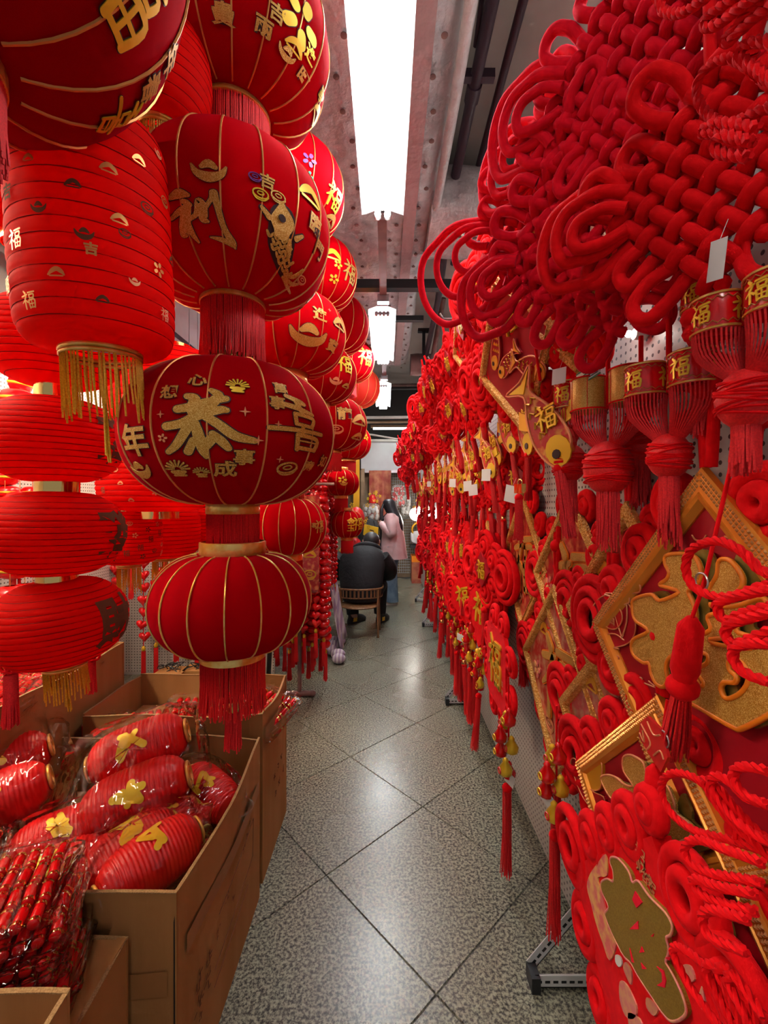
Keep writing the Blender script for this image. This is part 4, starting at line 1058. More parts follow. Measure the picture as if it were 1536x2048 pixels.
# koi in the high frame
KOI = [(-.5, .10), (-.36, .20), (-.12, .22), (.12, .15), (.34, .05), (.52, .20), (.50, .0), (.54, -.18), (.34, -.04), (.10, -.10), (-.14, -.14), (-.38, -.10)]
def koi(parent, size, loc, ang, m='panel_red', name='koi', y=-.006, head='gold_plain', rev=1, thick=.010):
    ca, sa = math.cos(ang), math.sin(ang)
    T_ = lambda x, z: (loc[0] + (x * ca * rev - z * sa) * size, loc[1] + (x * sa * rev + z * ca) * size)
    ol = [(p.x, p.y) for p in smooth_path([(*T_(x, z), 0) for x, z in KOI], 4, True)]
    o = obj(name, G().plate(ol, (), y, y - thick), m, parent, smooth=False)
    obj('gold_edge', G().tube([(x, y - thick, z) for x, z in ol], size * .014, 5, closed=True, up=(0, 1, 0)), 'outline_gold', o)
    hd = [T_(-.36 + .15 * math.cos(a), .04 + .13 * math.sin(a)) for a in [2 * PI * k / 14 for k in range(14)]]
    obj('head', G().plate(hd, (), y - thick, y - thick - .004), head, o, smooth=False)
    ey = [T_(-.38 + .045 * math.cos(a), .07 + .045 * math.sin(a)) for a in [2 * PI * k / 10 for k in range(10)]]
    obj('eye', G().plate(ey, (), y - thick - .004, y - thick - .006), 'ink', o, smooth=False)
    g = G()
    for i in range(4):
        for k in range(3 if i < 2 else 2):
            x0 = -.14 + i * .12; z0 = .10 - k * .085 - i * .008
            g.tube([(*T_(x0, z0 + .035)[:1], y - thick - .001, T_(x0, z0 + .035)[1]), (T_(x0 + .05, z0)[0], y - thick - .001, T_(x0 + .05, z0)[1]), (T_(x0, z0 - .035)[0], y - thick - .001, T_(x0, z0 - .035)[1])], size * .013, 4)
    obj('scales', g, 'gold_plain', o)
    tf = [T_(x, z) for x, z in ((.36, .03), (.50, .17), (.46, .0), (.52, -.15))]
    obj('tail_fin', G().plate(tf, (), y - thick, y - thick - .003), head, o, smooth=False)
    return o
koi(f9, .19, (-.08, .07), R(60)); koi(f9, .17, (-.02, -.02), R(20)); koi(f9, .22, (.10, -.08), R(-30), rev=-1)
brush_char(f9, '福', .10, (.03, -.006, .12), 'gold_yellow', .008, None)
# the small 福 frame: layered glitter character and turtle motif
traced_char(f7, (.570, .915, .795), [
    ([(410, 545), (450, 525), (510, 545), (560, 590), (620, 600), (560, 500), (555, 410), (600, 385), (680, 430), (700, 480), (740, 620), (760, 760), (700, 830), (620, 830), (540, 760), (470, 680), (430, 610)], []),
    ([(840, 600), (890, 720), (900, 790), (1000, 880), (1000, 960), (930, 1000), (880, 1050), (960, 1130), (1060, 1300), (1130, 1500), (1140, 1640), (1060, 1560), (960, 1400), (860, 1220), (800, 1050), (800, 850), (800, 700)], [[(900, 1060), (960, 1160), (1000, 1290), (930, 1190)]])], zf=z2, rim='outline_gold', rim_r=.003, backoff=(.03, .004))
t_root = (.583, .915, .795)
for l, m_ in (([(205, 440), (240, 420), (330, 620), (420, 680), (420, 760), (370, 790), (290, 690), (240, 570)], 'panel_red'), ([(260, 420), (330, 370), (400, 420), (410, 520), (400, 620), (340, 630), (280, 560), (250, 480)], 'gold_plain')):
    pl = [(p.x, p.y) for p in smooth_path([(a, b, 0) for a, b in wall_local(z2(l), t_root)], 4, True)]
    o = obj('turtle_motif', G().plate(pl, (), -.004, -.012), m_, f7, smooth=False)
    outline(o, wall_local(z2(l), t_root), -.013)

# --- diamond velvet plaque at the bottom right
p8 = thing('velvet_plaque', 'red velvet diamond plaque with a dull gold 福 at the bottom right', 'ornament', (.50, .80, .60), (0, 0, FACE))
ph = .335
obj('plaque_body', G().plate([(0, ph), (ph, 0), (0, -ph), (-ph, 0)], (), .03, -.006), 'velvet', p8, smooth=False)
traced_char(p8, (.490, .80, .60), [([(450, 262), (500, 275), (570, 360), (600, 440), (640, 430), (720, 540), (830, 650), (880, 740), (870, 810), (840, 830), (855, 900), (850, 960), (835, 1000), (870, 1060), (940, 1200), (980, 1330), (960, 1390), (890, 1420), (830, 1380), (740, 1250), (640, 1100), (590, 1010), (540, 960), (480, 850), (430, 740), (405, 660), (430, 610), (385, 510), (378, 440), (420, 415), (462, 432), (462, 360), (442, 300)], [])], 'olive_gold', -.016, -.006, 'peach', None, z3, rim_r=.0022)
r8 = (.483, .80, .60)
for l in ([(600, 500), (650, 580), (610, 620), (580, 560)], [(560, 770), (620, 710), (622, 770)], [(630, 935), (645, 890), (662, 930)], [(640, 1005), (678, 1050), (650, 1050)], [(750, 1030), (800, 1060), (818, 1130), (808, 1182), (752, 1165), (792, 1140), (788, 1080)], [(710, 820), (730, 800), (725, 822)], [(560, 900), (590, 1005), (575, 1000)], [(810, 970), (850, 962), (840, 990)]):
    obj('cut_out', G().plate(wall_local(z3(l), r8), (), -.0155, -.0175), 'velvet_cool_lit', p8, (0, 0, 0), smooth=False)
r8b = (.494, .80, .60)
for l, m_, nm in (([(400, 240), (410, 390), (345, 405), (372, 520), (402, 640), (432, 760), (475, 870), (428, 990), (380, 870), (330, 720), (300, 600), (268, 470), (290, 380), (340, 310)], 'pink_scale', 'printed_koi'),
                  ([(500, 1140), (540, 1150), (590, 1240), (620, 1330), (600, 1400), (540, 1380), (500, 1260)], 'peach', 'printed_peach'), ([(690, 1250), (740, 1290), (770, 1340), (740, 1380), (690, 1320)], 'peach', 'printed_flower'),
                  ([(470, 950), (500, 960), (515, 1010), (495, 1035), (470, 1000)], 'tag_white', 'printed_eye'), ([(540, 1000), (580, 1060), (580, 1160), (550, 1110), (525, 1040)], 'peach', 'printed_bead'), ([(560, 1360), (640, 1400), (660, 1500), (580, 1500)], 'peach', 'printed_foot'), ([(950, 1020), (1000, 1030), (1030, 1120), (990, 1140), (955, 1080)], 'peach', 'printed_petal'), ([(1080, 1170), (1100, 1260), (1110, 1370), (1060, 1280)], 'peach', 'printed_leaf')):
    obj(nm, G().plate([(p.x, p.y) for p in smooth_path([(a, b, 0) for a, b in wall_local(z3(l), r8b)], 3, True)], (), -.005, -.009), m_, p8, smooth=False)
ca_ = wall_local(z3([(640, 240), (645, 330), (690, 420), (715, 460)]), r8b)
for (x, z), ch_ in zip(ca_, '招财纳宝'):
    obj('printed_character', font_mesh(ch_, .034, lambda a, b, l, x=x, z=z: (x + a, -.0075, z + b), .01), 'outline_gold', p8)
for (cx, cz, rad) in ((-.085, .29, .05), (-.165, .215, .045), (-.245, .135, .05), (-.36, .03, .085), (-.20, -.20, .05), (-.28, -.10, .055), (.09, .30, .062), (.19, .24, .07), (.30, .13, .07), (-.02, .37, .03)):
    rings(p8, cx, cz, (rad, rad * .5), .0155, y0=.005)
# --- lobed plaque further along
p9 = thing('velvet_plaque', 'lobed red velvet plaque with a smooth golden 福 near the floor tassels', 'ornament', (.52, 2.02, .80), (0, 0, FACE))
obj('plaque_body', G().plate([(.19 * math.cos(a) * (1 + .12 * math.cos(4 * a + PI)), .20 * math.sin(a) * (1 + .12 * math.cos(4 * a + PI))) for a in [2 * PI * k / 48 for k in range(48)]], (), .012, -.006), 'velvet', p9, smooth=False)
brush_char(p9, '福', .22, (0, -.006, .02), 'gold_yellow', .008, 'orange_rim', 1.2)
for k in range(8):
    a = R(22 + 45 * k); rings(p9, .21 * math.cos(a), .22 * math.sin(a), (.055, .026), .013)
for k, (x, z) in enumerate(((-.10, .06), (-.10, .02), (.12, -.04), (.12, -.08))):
    obj('printed_character', font_mesh('吉祥如意'[k], .03, lambda a, b, l, x=x, z=z: (x + a, -.0075, z + b), .01), 'outline_gold', p9)
# --- double drums with yarn tassels
def drum_tassel(label, loc, rots=((-.036, 0), (.036, 0)), dr=.030, dh=.056, m='red_gloss', gold=False, skirt=.085, ball=.036, tail=.12, rotz=0.0, group='drum tassels'):
    t = thing('drum_tassel', label, 'tassel', loc, (0, 0, FACE + rotz), group)
    for i, (dx, dy) in enumerate(rots):
        d = obj('drum', G().lathe([(dr * .98, -dh / 2), (dr, -dh / 2 + .002), (dr, dh / 2 - .002), (dr * .98, dh / 2)], 28, (dx, dy, 0), True, True), 'glitter_fine' if gold else m, t)
        for s in (-1, 1):
            obj('rim', G().torus(dr * 1.01, .0022, 26, 5, 'Z', (dx, dy, s * (dh / 2 - .003))), 'velvet' if gold else 'gold_band', d)
            zz = G()
            if not gold:
                pts = [((dr + .0012) * math.cos(2 * PI * k / 36) + dx, (dr + .0012) * math.sin(2 * PI * k / 36) + dy, s * (dh / 2 - (.008 if k % 2 else .013))) for k in range(36)]
                obj('zigzag', zz.tube(pts, .0009, 4, closed=True), 'gold_line', d)
        if gold:
            for k in range(6):
                a = 2 * PI * k / 6
                obj('seam', G().tube([(dx + dr * math.cos(a), dy + dr * math.sin(a), -dh / 2), (dx + dr * math.cos(a), dy + dr * math.sin(a), dh / 2)], .001, 4), 'velvet_cool_lit', d)
        else:
            for th in (0, R(95), R(-95), R(180)):
                fn = lambda x, z, l, th=th, dx=dx, dy=dy: (dx + (dr + .0012 + l) * math.sin(th + x / dr), dy - (dr + .0012 + l) * math.cos(th + x / dr), z)
                o = obj('printed_character', strokes_mesh(BRUSH['福'], dh * .56, fn, 0, .0008), 'gold_yellow', d)
                obj('outline', strokes_mesh(BRUSH['福'], dh * .56, fn, 2, 0), 'gold_line', o)
        g = G()
        for k in range(34):
            a = 2 * PI * k / 34; x, y = dx + dr * .95 * math.cos(a), dy + dr * .95 * math.sin(a)
            g.tube(smooth_path([(x, y, -dh / 2), (x * .9 + dx * .04, y * .85, -dh / 2 - skirt * .45), (x * .32, y * .3, -dh / 2 - skirt)], 3), .0016, 3, cap=False)
        obj('yarn_skirt', g, 'fringe_red', d, kind='stuff')
    zb = -dh / 2 - skirt - ball * .8
    b = G().ellipsoid((0, 0, zb), ball, ball * .95, ball * 1.15, 18, 12)
    bo = obj('yarn_ball', b, 'fringe_red', t)
    g = G()
    for k in range(16):
        tilt = random.uniform(-.5, .5); off = random.uniform(-.6, .6) * ball
        pts = []
        for i in range(18):
            a = 2 * PI * i / 18; q = math.sqrt(max(.1, 1 - (off / ball / 1.15) ** 2)) * ball * 1.03
            pts.append((q * math.cos(a), q * .95 * math.sin(a), zb + off + tilt * q * math.cos(a) * .6))
        g.tube(pts, .0017, 4, closed=True)
    obj('yarn_wrap', g, 'velvet', bo, kind='stuff')
    f = fringe(G(), ball * .42, zb - ball * .7, tail, 40, .0017, .35, .06, 2)
    obj('yarn_tail', f, 'fringe_red', t, kind='stuff')
    obj('top_cord', G().tube([(0, 0, -dh / 2), (0, 0, dh * .5), (0, 0, dh * .5 + .08)], .006, 6), 'velvet', t)
    return t
drum_tassel('pair of red 福 drums with yarn tassel at the right frame edge', W(1492, 612, .545), ((-.04, -.005), (.042, .0)), .036, .058, skirt=.080, ball=.040, tail=.09, rotz=R(12))
drum_tassel('single red 福 drum half behind the foremost pair of drums', W(1405, 592, .60), ((0, 0),), .034, .058, skirt=.085, ball=.038, tail=.1, rotz=R(20))
drum_tassel('pair of round-badge 福 drums with a long wrapped tassel', W(1338, 752, .565), ((-.046, -.004), (.046, 0)), .040, .066, skirt=.095, ball=.040, tail=.16, rotz=R(22))
drum_tassel('pair of gold glitter drums with a yarn ball', W(1216, 782, .545), ((-.052, 0), (.052, 0)), .043, .085, gold=True, skirt=.10, ball=.058, tail=.17, rotz=R(30))
drum_tassel('red 福 drum just left of the gold glitter drums', W(1138, 792, .545), ((0, 0),), .042, .08, skirt=.12, ball=.05, tail=.15, rotz=R(36))
drum_tassel('dark red drum in shadow between the gold and round-badge drums', W(1282, 760, .64), ((0, 0),), .036, .06, skirt=.09, ball=.045, tail=.14, rotz=R(20))
# thick velvet cords hanging on the pegboard
def velvet_cord(label, pts, r=.011, gap=.016, knots=()):
    c = pts[0]; t = thing('doubled_rope', label, 'rope', c)
    for s in (-1, 1):
        obj('strand', G().tube(smooth_path([p - c + Vector((0, s * gap / 2, 0)) for p in pts], 5), r, 8), 'velvet', t)
    for k in knots:
        q = pts[0].lerp(pts[-1], k) - c
        obj('knot', G().torus(.020, .013, 16, 8, 'Z', (q.x, q.y, q.z)).torus(.018, .013, 16, 8, 'Z', (q.x, q.y, q.z - .022)), 'velvet', t)
    return t
velvet_cord('thick red double cord on a hook above the largest frame', [W(1512, 715, .64), W(1505, 800, .64), W(1492, 945, .64)], .0125, .02, (.45,))
velvet_cord('thick red double cord between the gold and round-badge drums', [W(1285, 850, .66), W(1275, 930, .66), W(1262, 1010, .66)], .010, .016)
hk = thing('peg_hook', 'bright steel peg hook holding the thick red cord', 'hook', W(1490, 690, .675))
obj('prong', G().tube(smooth_path([(.01, 0, .0), (-.03, 0, -.002), (-.06, 0, -.008), (-.068, 0, .008)], 4), .003, 6), 'steel', hk)
hk2 = thing('peg_hook', 'steel peg hook at the right frame edge', 'hook', W(1524, 672, .675))
obj('prong', G().tube(smooth_path([(.01, 0, .05), (-.005, 0, .03), (-.012, 0, -.02), (-.05, 0, -.022), (-.056, 0, -.008)], 4), .003, 6), 'steel', hk2)
# thin cords with long tassels in front of the frames
def thin_cord(label, pts, ring_at, tas0, tas1, rad=.016):
    c = pts[0]; t = thing('cord_pendant', label, 'pendant', c)
    obj('thin_cord', G().tube(smooth_path([p - c for p in pts], 4), .0034, 6), 'velvet', t)
    q = ring_at - c
    obj('steel_ring', G().torus(.014, .0018, 20, 6, 'X', (q.x - .004, q.y, q.z)), 'steel', t)
    a, b = tas0 - c, tas1 - c; d = (b - a)
    obj('tassel_head', G().tube([a, a + d * .06, a + d * .34, a + d * .40], [rad * .4, rad, rad * 1.15, rad * .9], 12), 'velvet', t)
    obj('tassel_bead', G().ellipsoid(a + d * .46, rad * 1.35, rad * 1.35, rad * 1.2, 14, 8), 'velvet', t)
    g = G()
    for k in range(60):
        an = random.uniform(0, 6.28); q2 = random.uniform(.3, 1) * rad * 1.1
        o_ = Vector((q2 * math.cos(an), q2 * math.sin(an), 0)); g.tube([a + d * .50 + o_ * .6, a + d * .8 + o_, b + o_ * 1.1 + Vector((0, 0, random.uniform(0, .02)))], .0022, 3, cap=False)
    obj('tassel_fringe', g, 'fringe_red', t, kind='stuff')
    return t
thin_cord('thin red cord with a long tassel crossing the largest frame', [W(1478, 835, .60), W(1462, 930, .555), W(1435, 1050, .535), W(1408, 1165, .525), W(1384, 1235, .52)], W(1408, 1163, .525), W(1384, 1235, .52), W(1345, 1520, .54), .020)
thin_cord('thin red cord with a tassel crossing the small 福 frame', [W(1335, 1400, .535), W(1325, 1470, .525), W(1312, 1530, .52)], W(1332, 1478, .52), W(1312, 1530, .52), W(1300, 1760, .52), .017)
ht = thing('house_charm', 'small outlined red charm on a steel ring by the small 福 frame', 'charm', W(1310, 1490, .515), (0, 0, FACE))
obj('charm_plate', G().plate([(-.045, .02), (-.02, .045), (.02, .04), (.04, .0), (.02, -.04), (-.01, -.03), (-.05, -.01)], (), .004, -.002), 'red_enamel', ht, smooth=False)
for l in ([(-.04, .02), (-.01, .0), (-.02, -.02)], [(-.02, .035), (.0, .02), (.02, .03)], [(.0, -.02), (.02, .0), (.03, -.01)], [(-.045, .0), (-.03, -.01), (-.035, .01)]):
    outline(ht, l, -.003, .0018, 'outline_gold', False)
# paper tags
def paper_tag(label, u, v, x, w_, h_, rot=0.0, m='tag_white', lines=0, yaw=R(30), rim=None):
    t = thing('paper_tag', label, 'tag', W(u, v, x), (0, rot, FACE + yaw), 'paper tags')
    obj('card', G().box(-w_ / 2, w_ / 2, -.0004, .0004, -h_ / 2, h_ / 2), m, t, smooth=False)
    obj('string', G().tube([(0, 0, h_ / 2 - .004), (.004, .01, h_ / 2 + .03)], .0006, 4), 'tag_white', t)
    if rim:
        for s in (-1, 1):
            obj('border', G().box(-w_ / 2, w_ / 2, -.0012, .0008, s * h_ / 2 - .0015, s * h_ / 2 + .0015), rim, t, smooth=False)
    for k in range(lines):
        z = h_ * (.30 - .6 * k / max(1, lines - 1))
        obj('printed_line', G().box(-w_ * (.40 if k else .18), w_ * (.42 if k else .18), -.0010, -.0004, z - .0008 * (2 if k == 0 else 1), z + .0008 * (2 if k == 0 else 1)), 'black_steel', t, smooth=False)
    return t
paper_tag('green-edged printed price tag below the fish charm', 1113, 906, .51, .062, .040, R(3), lines=5, rim='tag_green')
paper_tag('pale blue folded price tag above the gold glitter drums', 1176, 748, .50, .060, .030, R(-18), lines=4, rim='tag_green')
paper_tag('plain white tag above the fish charm', 1118, 752, .49, .046, .044, R(4))
paper_tag('printed tag tucked under the foremost woven knot', 1322, 500, .50, .05, .03, R(-22), lines=4, rim='tag_green')
paper_tag('long curled white tag beside the drums at the right edge', 1434, 520, .50, .022, .060, R(6))
paper_tag('white tag on the lowest gold cluster by the pegboard', 1095, 1598, .50, .055, .045, R(32))
paper_tag('white tag on the double tassel pendant over the floor', 1019, 1558, .50, .05, .05, R(14))
paper_tag('white tag under the lobed plaque', 922, 1276, .46, .075, .042, R(5))
paper_tag('white tag by the small golden lock', 1022, 988, .46, .06, .062, R(12))
paper_tag('white tag below the fish cluster', 972, 950, .44, .055, .052, R(3))
for i, (u, v) in enumerate(((905, 966), (858, 968), (935, 972), (946, 980), (1118, 745), (842, 1190))):
    if i == 4: continue
    paper_tag(('small white tag among the far fish', 'tiny white tag at the far end of the upper row', 'small white tag left of the golden lock', 'small grey tag behind the golden lock', '', 'tiny white tag low at the far end')[i], u, v, .40, .06, .05, R(4 - 3 * i))

# --- smaller ornaments, built once and copied
def at_wall(x, y, z): return (x, y, z)
def proto_rosette(m='velvet'):
    t = thing('loop_rosette', 'proto', 'knot', (0, 0, 0), (0, 0, FACE))
    for k in range(6):
        a = R(60 * k + 30); rings(t, .085 * math.cos(a), .085 * math.sin(a), (.060, .037, .016), .0112, m)
    rings(t, -.15, 0, (.088, .062, .036), .0122, m); rings(t, .15, 0, (.088, .062, .036), .0122, m)
    obj('centre_plaque', G().plate([(0, .07), (.07, 0), (0, -.07), (-.07, 0)], (), -.004, -.016), 'panel_red', t, smooth=False)
    brush_char(t, '福', .07, (0, -.016, 0), 'gold_yellow', .004, None)
    obj('hanging_cord', G().tube([(0, 0, .14), (0, 0, .19)], .006, 6), m, t)
    tassel(t, 0, -.16, .16, .012)
    return t
def proto_fish():
    t = thing('fish_pendant', 'proto', 'fish', (0, 0, 0), (0, 0, FACE))
    koi(t, .26, (0, 0), R(115), 'fish_red', 'fish_body', .008, 'gold_yellow', 1, .018)
    obj('fin', G().plate([(-.04, .02), (-.075, .045), (-.085, .0), (-.045, -.02)], (), .004, -.004), 'gold_plain', t, smooth=False)
    obj('fin', G().plate([(.04, .0), (.075, .02), (.085, -.02), (.045, -.03)], (), .004, -.004), 'gold_yellow', t, smooth=False)
    brush_char(t, '福', .06, (.01, -.012, .0), 'gold_yellow', .004, None)
    obj('hanging_cord', G().tube([(0, 0, .10), (0, 0, .26)], .004, 6), 'velvet', t)
    tassel(t, .02, -.13, .16, .011)
    return t
def proto_fu():
    t = thing('fu_plaque', 'proto', 'ornament', (0, 0, 0), (0, 0, FACE))
    obj('plaque_body', G().plate([(0, .15), (.11, .05), (.13, -.02), (0, -.17), (-.13, -.02), (-.11, .05)], (), .008, -.006), 'velvet', t, smooth=False)
    brush_char(t, '福', .13, (0, -.006, .01), 'gold_yellow', .007, 'orange_rim', 1.4)
    for (x, z) in ((-.12, .08), (.12, .08), (-.13, -.06), (.13, -.06), (0, .18)): rings(t, x, z, (.05, .026), .010)
    obj('hanging_cord', G().tube([(0, 0, .2), (0, 0, .34)], .005, 6), 'velvet', t)
    g = G()
    for k in range(5):
        g.ellipsoid((random.uniform(-.02, .02), -.006, -.19 - .022 * k), .013, .012, .013, 8, 6)
    obj('gold_beads', g, 'gold_yellow', t)
    tassel(t, 0, -.31, .22, .013)
    return t
def proto_strand(n=3, ln=.26):
    t = thing('tassel_strand', 'proto', 'tassel', (0, 0, 0), (0, 0, FACE))
    obj('cord', G().tube([(0, 0, .30), (0, 0, 0)], .004, 6), 'velvet', t)
    for k in range(n):
        z = .24 - k * .10
        obj('knot', G().torus(.016, .008, 12, 6, 'Y', (-.013, -.004, z)).torus(.016, .008, 12, 6, 'Y', (.013, -.004, z)).ellipsoid((0, -.006, z - .022), .012, .012, .014, 10, 6), 'velvet', t)
    obj('gold_cap', G().lathe([(.006, .012), (.014, .006), (.016, -.014), (.014, -.018)], 12, (0, -.004, .0), True, True), 'gold_foil', t)
    tassel(t, 0, -.02, ln, .013)
    return t
def proto_cluster():
    t = thing('gold_cluster', 'proto', 'pendant', (0, 0, 0), (0, 0, FACE))
    obj('cord', G().tube([(0, 0, .22), (0, 0, .0)], .003, 6), 'velvet', t)
    for k in range(7):
        a = k * 2.4
        c_ = obj('gold_bag' if k % 2 else 'red_bag', G().lathe([(.004, .034), (.010, .026), (.008, .022), (.022, .0), (.020, -.016), (.008, -.024)], 12, cap0=True, cap1=True), 'gold_yellow' if k % 2 else 'red_gloss', t, (.028 * math.cos(a), .018 * math.sin(a) - .012, .10 - .032 * k))
        obj('coin_dot', G().torus(.009, .0022, 10, 5, 'Y', (0, -.021, -.004)), 'red_enamel' if k % 2 else 'gold_yellow', c_)
    tassel(t, 0, -.14, .28, .013)
    return t
def plain(t):                       # hide nothing: the first copy of each kind is used itself
    t['used'] = 0; return t
PROTO = {'rosette': proto_rosette(), 'fish': proto_fish(), 'fu': proto_fu(), 'strand': proto_strand(), 'cluster': proto_cluster()}
USED = {}
ORD = ['first', 'second', 'third', 'fourth', 'fifth', 'sixth', 'seventh', 'eighth', 'ninth', 'tenth', 'eleventh', 'twelfth', 'thirteenth', 'fourteenth', 'fifteenth', 'sixteenth', 'seventeenth', 'eighteenth', 'nineteenth', 'twentieth']
KN = {'rosette': 'red velvet loop rosette', 'fish': 'red and gold fish pendant', 'fu': 'red plaque with golden 福', 'strand': 'knotted red tassel strand', 'cluster': 'gold and red bag cluster pendant'}
def put(kind, loc, label, group, sc=1.0, yaw=0.0, roll=0.0, pitch=0.0):
    rot = (pitch, roll, FACE + yaw)
    p = PROTO[kind]
    if kind not in USED:
        USED[kind] = 1; p.location = loc; p.rotation_euler = rot; p.scale = (sc,) * 3; LABELS.pop('proto', None)
        p['label'] = label; p['group'] = group; LABELS.setdefault(label, []).append(p.name); return p
    return copy_tree(p, loc, rot, label, group, sc)
def row(kind, n, y0, y1, x0, x1, z0, z1, sc, where, group, jx=.03, jz=.05, yaw=R(14), pitch=0.0):
    for i in range(n):
        f = i / max(1, n - 1)
        put(kind, (x0 + (x1 - x0) * f + random.uniform(-jx, jx), y0 + (y1 - y0) * (f ** 1.15) + random.uniform(-.04, .04), z0 + (z1 - z0) * f + random.uniform(-jz, jz)),
            '%s, %s from the front %s' % (KN[kind], ORD[i], where), group, sc * random.uniform(.9, 1.1), yaw + random.uniform(-.25, .25), random.uniform(-.2, .2), pitch + random.uniform(-.1, .1))
random.seed(5)
row('rosette', 12, 1.72, 7.2, .40, .24, 2.44, 2.34, 1.2, 'in the upper row of knots', 'upper row of loop rosettes', pitch=R(12))
row('rosette', 12, 1.95, 7.4, .45, .31, 2.10, 2.06, 1.15, 'in the row below the upper knots', 'second row of loop rosettes', pitch=R(10))
row('fish', 10, 1.55, 4.8, .52, .44, 1.84, 1.85, .95, 'in the fish row at eye height', 'row of hanging fish')
row('fish', 9, 1.95, 5.2, .46, .42, 1.74, 1.78, .85, 'in the lower, nearer fish row', 'lower row of hanging fish')
row('cluster', 8, 2.4, 6.2, .50, .47, 1.74, 1.74, .9, 'under the fish rows', 'bag clusters under the fish')
row('strand', 16, 2.25, 5.9, .61, .56, 1.52, 1.52, .9, 'at chest height on the right', 'tassel strands at chest height')
row('strand', 9, 2.8, 6.2, .55, .55, 1.38, 1.38, 1.0, 'in the front line behind the frames', 'front line of tassel strands')
row('rosette', 12, 2.35, 6.6, .57, .55, 1.20, 1.22, 1.4, 'at waist height on the right', 'waist-high loop rosettes')
row('fu', 7, 2.45, 5.8, .55, .54, .92, .98, 1.2, 'in the low plaque row', 'low row of 福 plaques')
row('rosette', 10, 2.7, 6.8, .59, .56, .84, .90, 1.3, 'in the low row of knots', 'low row of loop rosettes')
row('cluster', 7, 2.35, 5.2, .53, .54, .66, .66, 1.0, 'in the low hanging row', 'low row of bag clusters')
row('strand', 14, 2.75, 5.8, .55, .55, .50, .50, 1.15, 'in the lowest tassel row', 'lowest row of tassels')
row('strand', 10, 1.95, 4.6, .645, .60, 1.62, 1.62, 1.0, 'close against the pegboard behind the fish', 'tassels against the pegboard', .01, .04)
row('rosette', 10, 2.0, 5.2, .61, .58, 1.70, 1.74, 1.05, 'against the pegboard behind the fish', 'rosettes against the pegboard', .01, .04)
put('fish', W(1092, 838, .49), 'large pink and gold fish charm above the green-edged price tag', 'row of hanging fish', 1.25, R(30), R(-10))
put('cluster', W(1017, 1490, .50), 'double golden bag pendant with a long tassel hanging over the floor', 'low row of bag clusters', 1.25, R(10))
put('cluster', W(1113, 1570, .52), 'gold bead cluster with a dark tassel beside the lower plaque', 'low row of bag clusters', 1.1, R(10))
put('cluster', W(942, 1290, .475), 'gold bag cluster with a bright tassel left of the lobed plaque', 'low row of bag clusters', 1.0, R(10))
lk = thing('lock_charm', 'small golden lock charm with a red tassel knot', 'charm', W(1040, 975, .46), (0, 0, FACE + R(25)))
obj('lock_body', G().box(-.018, .018, -.010, .010, -.02, .012), 'gold_foil', lk, smooth=False)
obj('shackle', G().torus(.010, .0025, 16, 6, 'Y', (0, 0, .018)), 'gold_foil', lk)
tassel(lk, 0, -.035, .14, .012)

# steel arms that carry the upper ornaments
random.seed(2)
for k in range(8):
    y = 1.75 + .72 * k
    t = thing('display_hook', 'long steel display hook, %s from the front above the upper knots' % ORD[k], 'hook', (.69, y, 2.62), group='display hooks above the knots')
    obj('rod', G().tube([(0, 0, 0), (-.36, 0, .0), (-.38, 0, .03)], .006, 8), 'steel', t)
    obj('plate', G().box(-.004, .0, -.02, .02, -.03, .03), 'steel', t, smooth=False)
# ================================================================== cartons and their contents
def wall_sheet(L_, h, th, bulge, wob, seed, dip=0.0):
    """one carton wall standing on local x in [0, L], z in [0, h], outer face towards -y"""
    rnd = random.Random(seed); nx, nz = 14, 8; ph = rnd.uniform(0, 6)
    def dy(f, k): return -bulge * math.sin(PI * f) * (k ** 1.3) + wob * math.sin(7 * f + ph) * k
    def dz(f): return wob * 1.2 * math.sin(9 * f + ph * 2) - dip * math.sin(PI * f)
    g = G(); idx = {}
    vs = []
    for layer in (0, th):
        for k in range(nz + 1):
            for i in range(nx + 1):
                f, q = i / nx, k / nz
                vs.append((L_ * f, dy(f, q) + layer, h * q + (dz(f) if k == nz else dz(f) * q * .3)))
    n1 = (nx + 1) * (nz + 1); fs = []
    for k in range(nz):
        for i in range(nx):
            a = k * (nx + 1) + i
            fs.append((a, a + 1, a + nx + 2, a + nx + 1)); fs.append((n1 + a + nx + 1, n1 + a + nx + 2, n1 + a + 1, n1 + a))
    top = [(nz * (nx + 1) + i) for i in range(nx + 1)]
    edge = G()
    ev = []
    for i in range(nx + 1):
        x, y, z = vs[top[i]]; x2, y2, z2_ = vs[n1 + top[i]]
        ev += [(x, y - .0012, z - .001), (x, y - .0012, z + .0016), (x2, y2 + .0012, z2_ + .0016), (x2, y2 + .0012, z2_ - .001)]
    ef = []
    for i in range(nx):
        for k in range(3): ef.append((4 * i + k, 4 * i + k + 1, 4 * i + 5 + k, 4 * i + 4 + k))
    for i in range(nx):
        fs.append((top[i], top[i + 1], n1 + top[i + 1], n1 + top[i]))
    for k in range(nz):
        a, b = k * (nx + 1), (k + 1) * (nx + 1); fs.append((a, b, n1 + b, n1 + a)); a += nx; b += nx; fs.append((a, n1 + a, n1 + b, b))
    return g.add(vs, fs), edge.add(ev, ef)
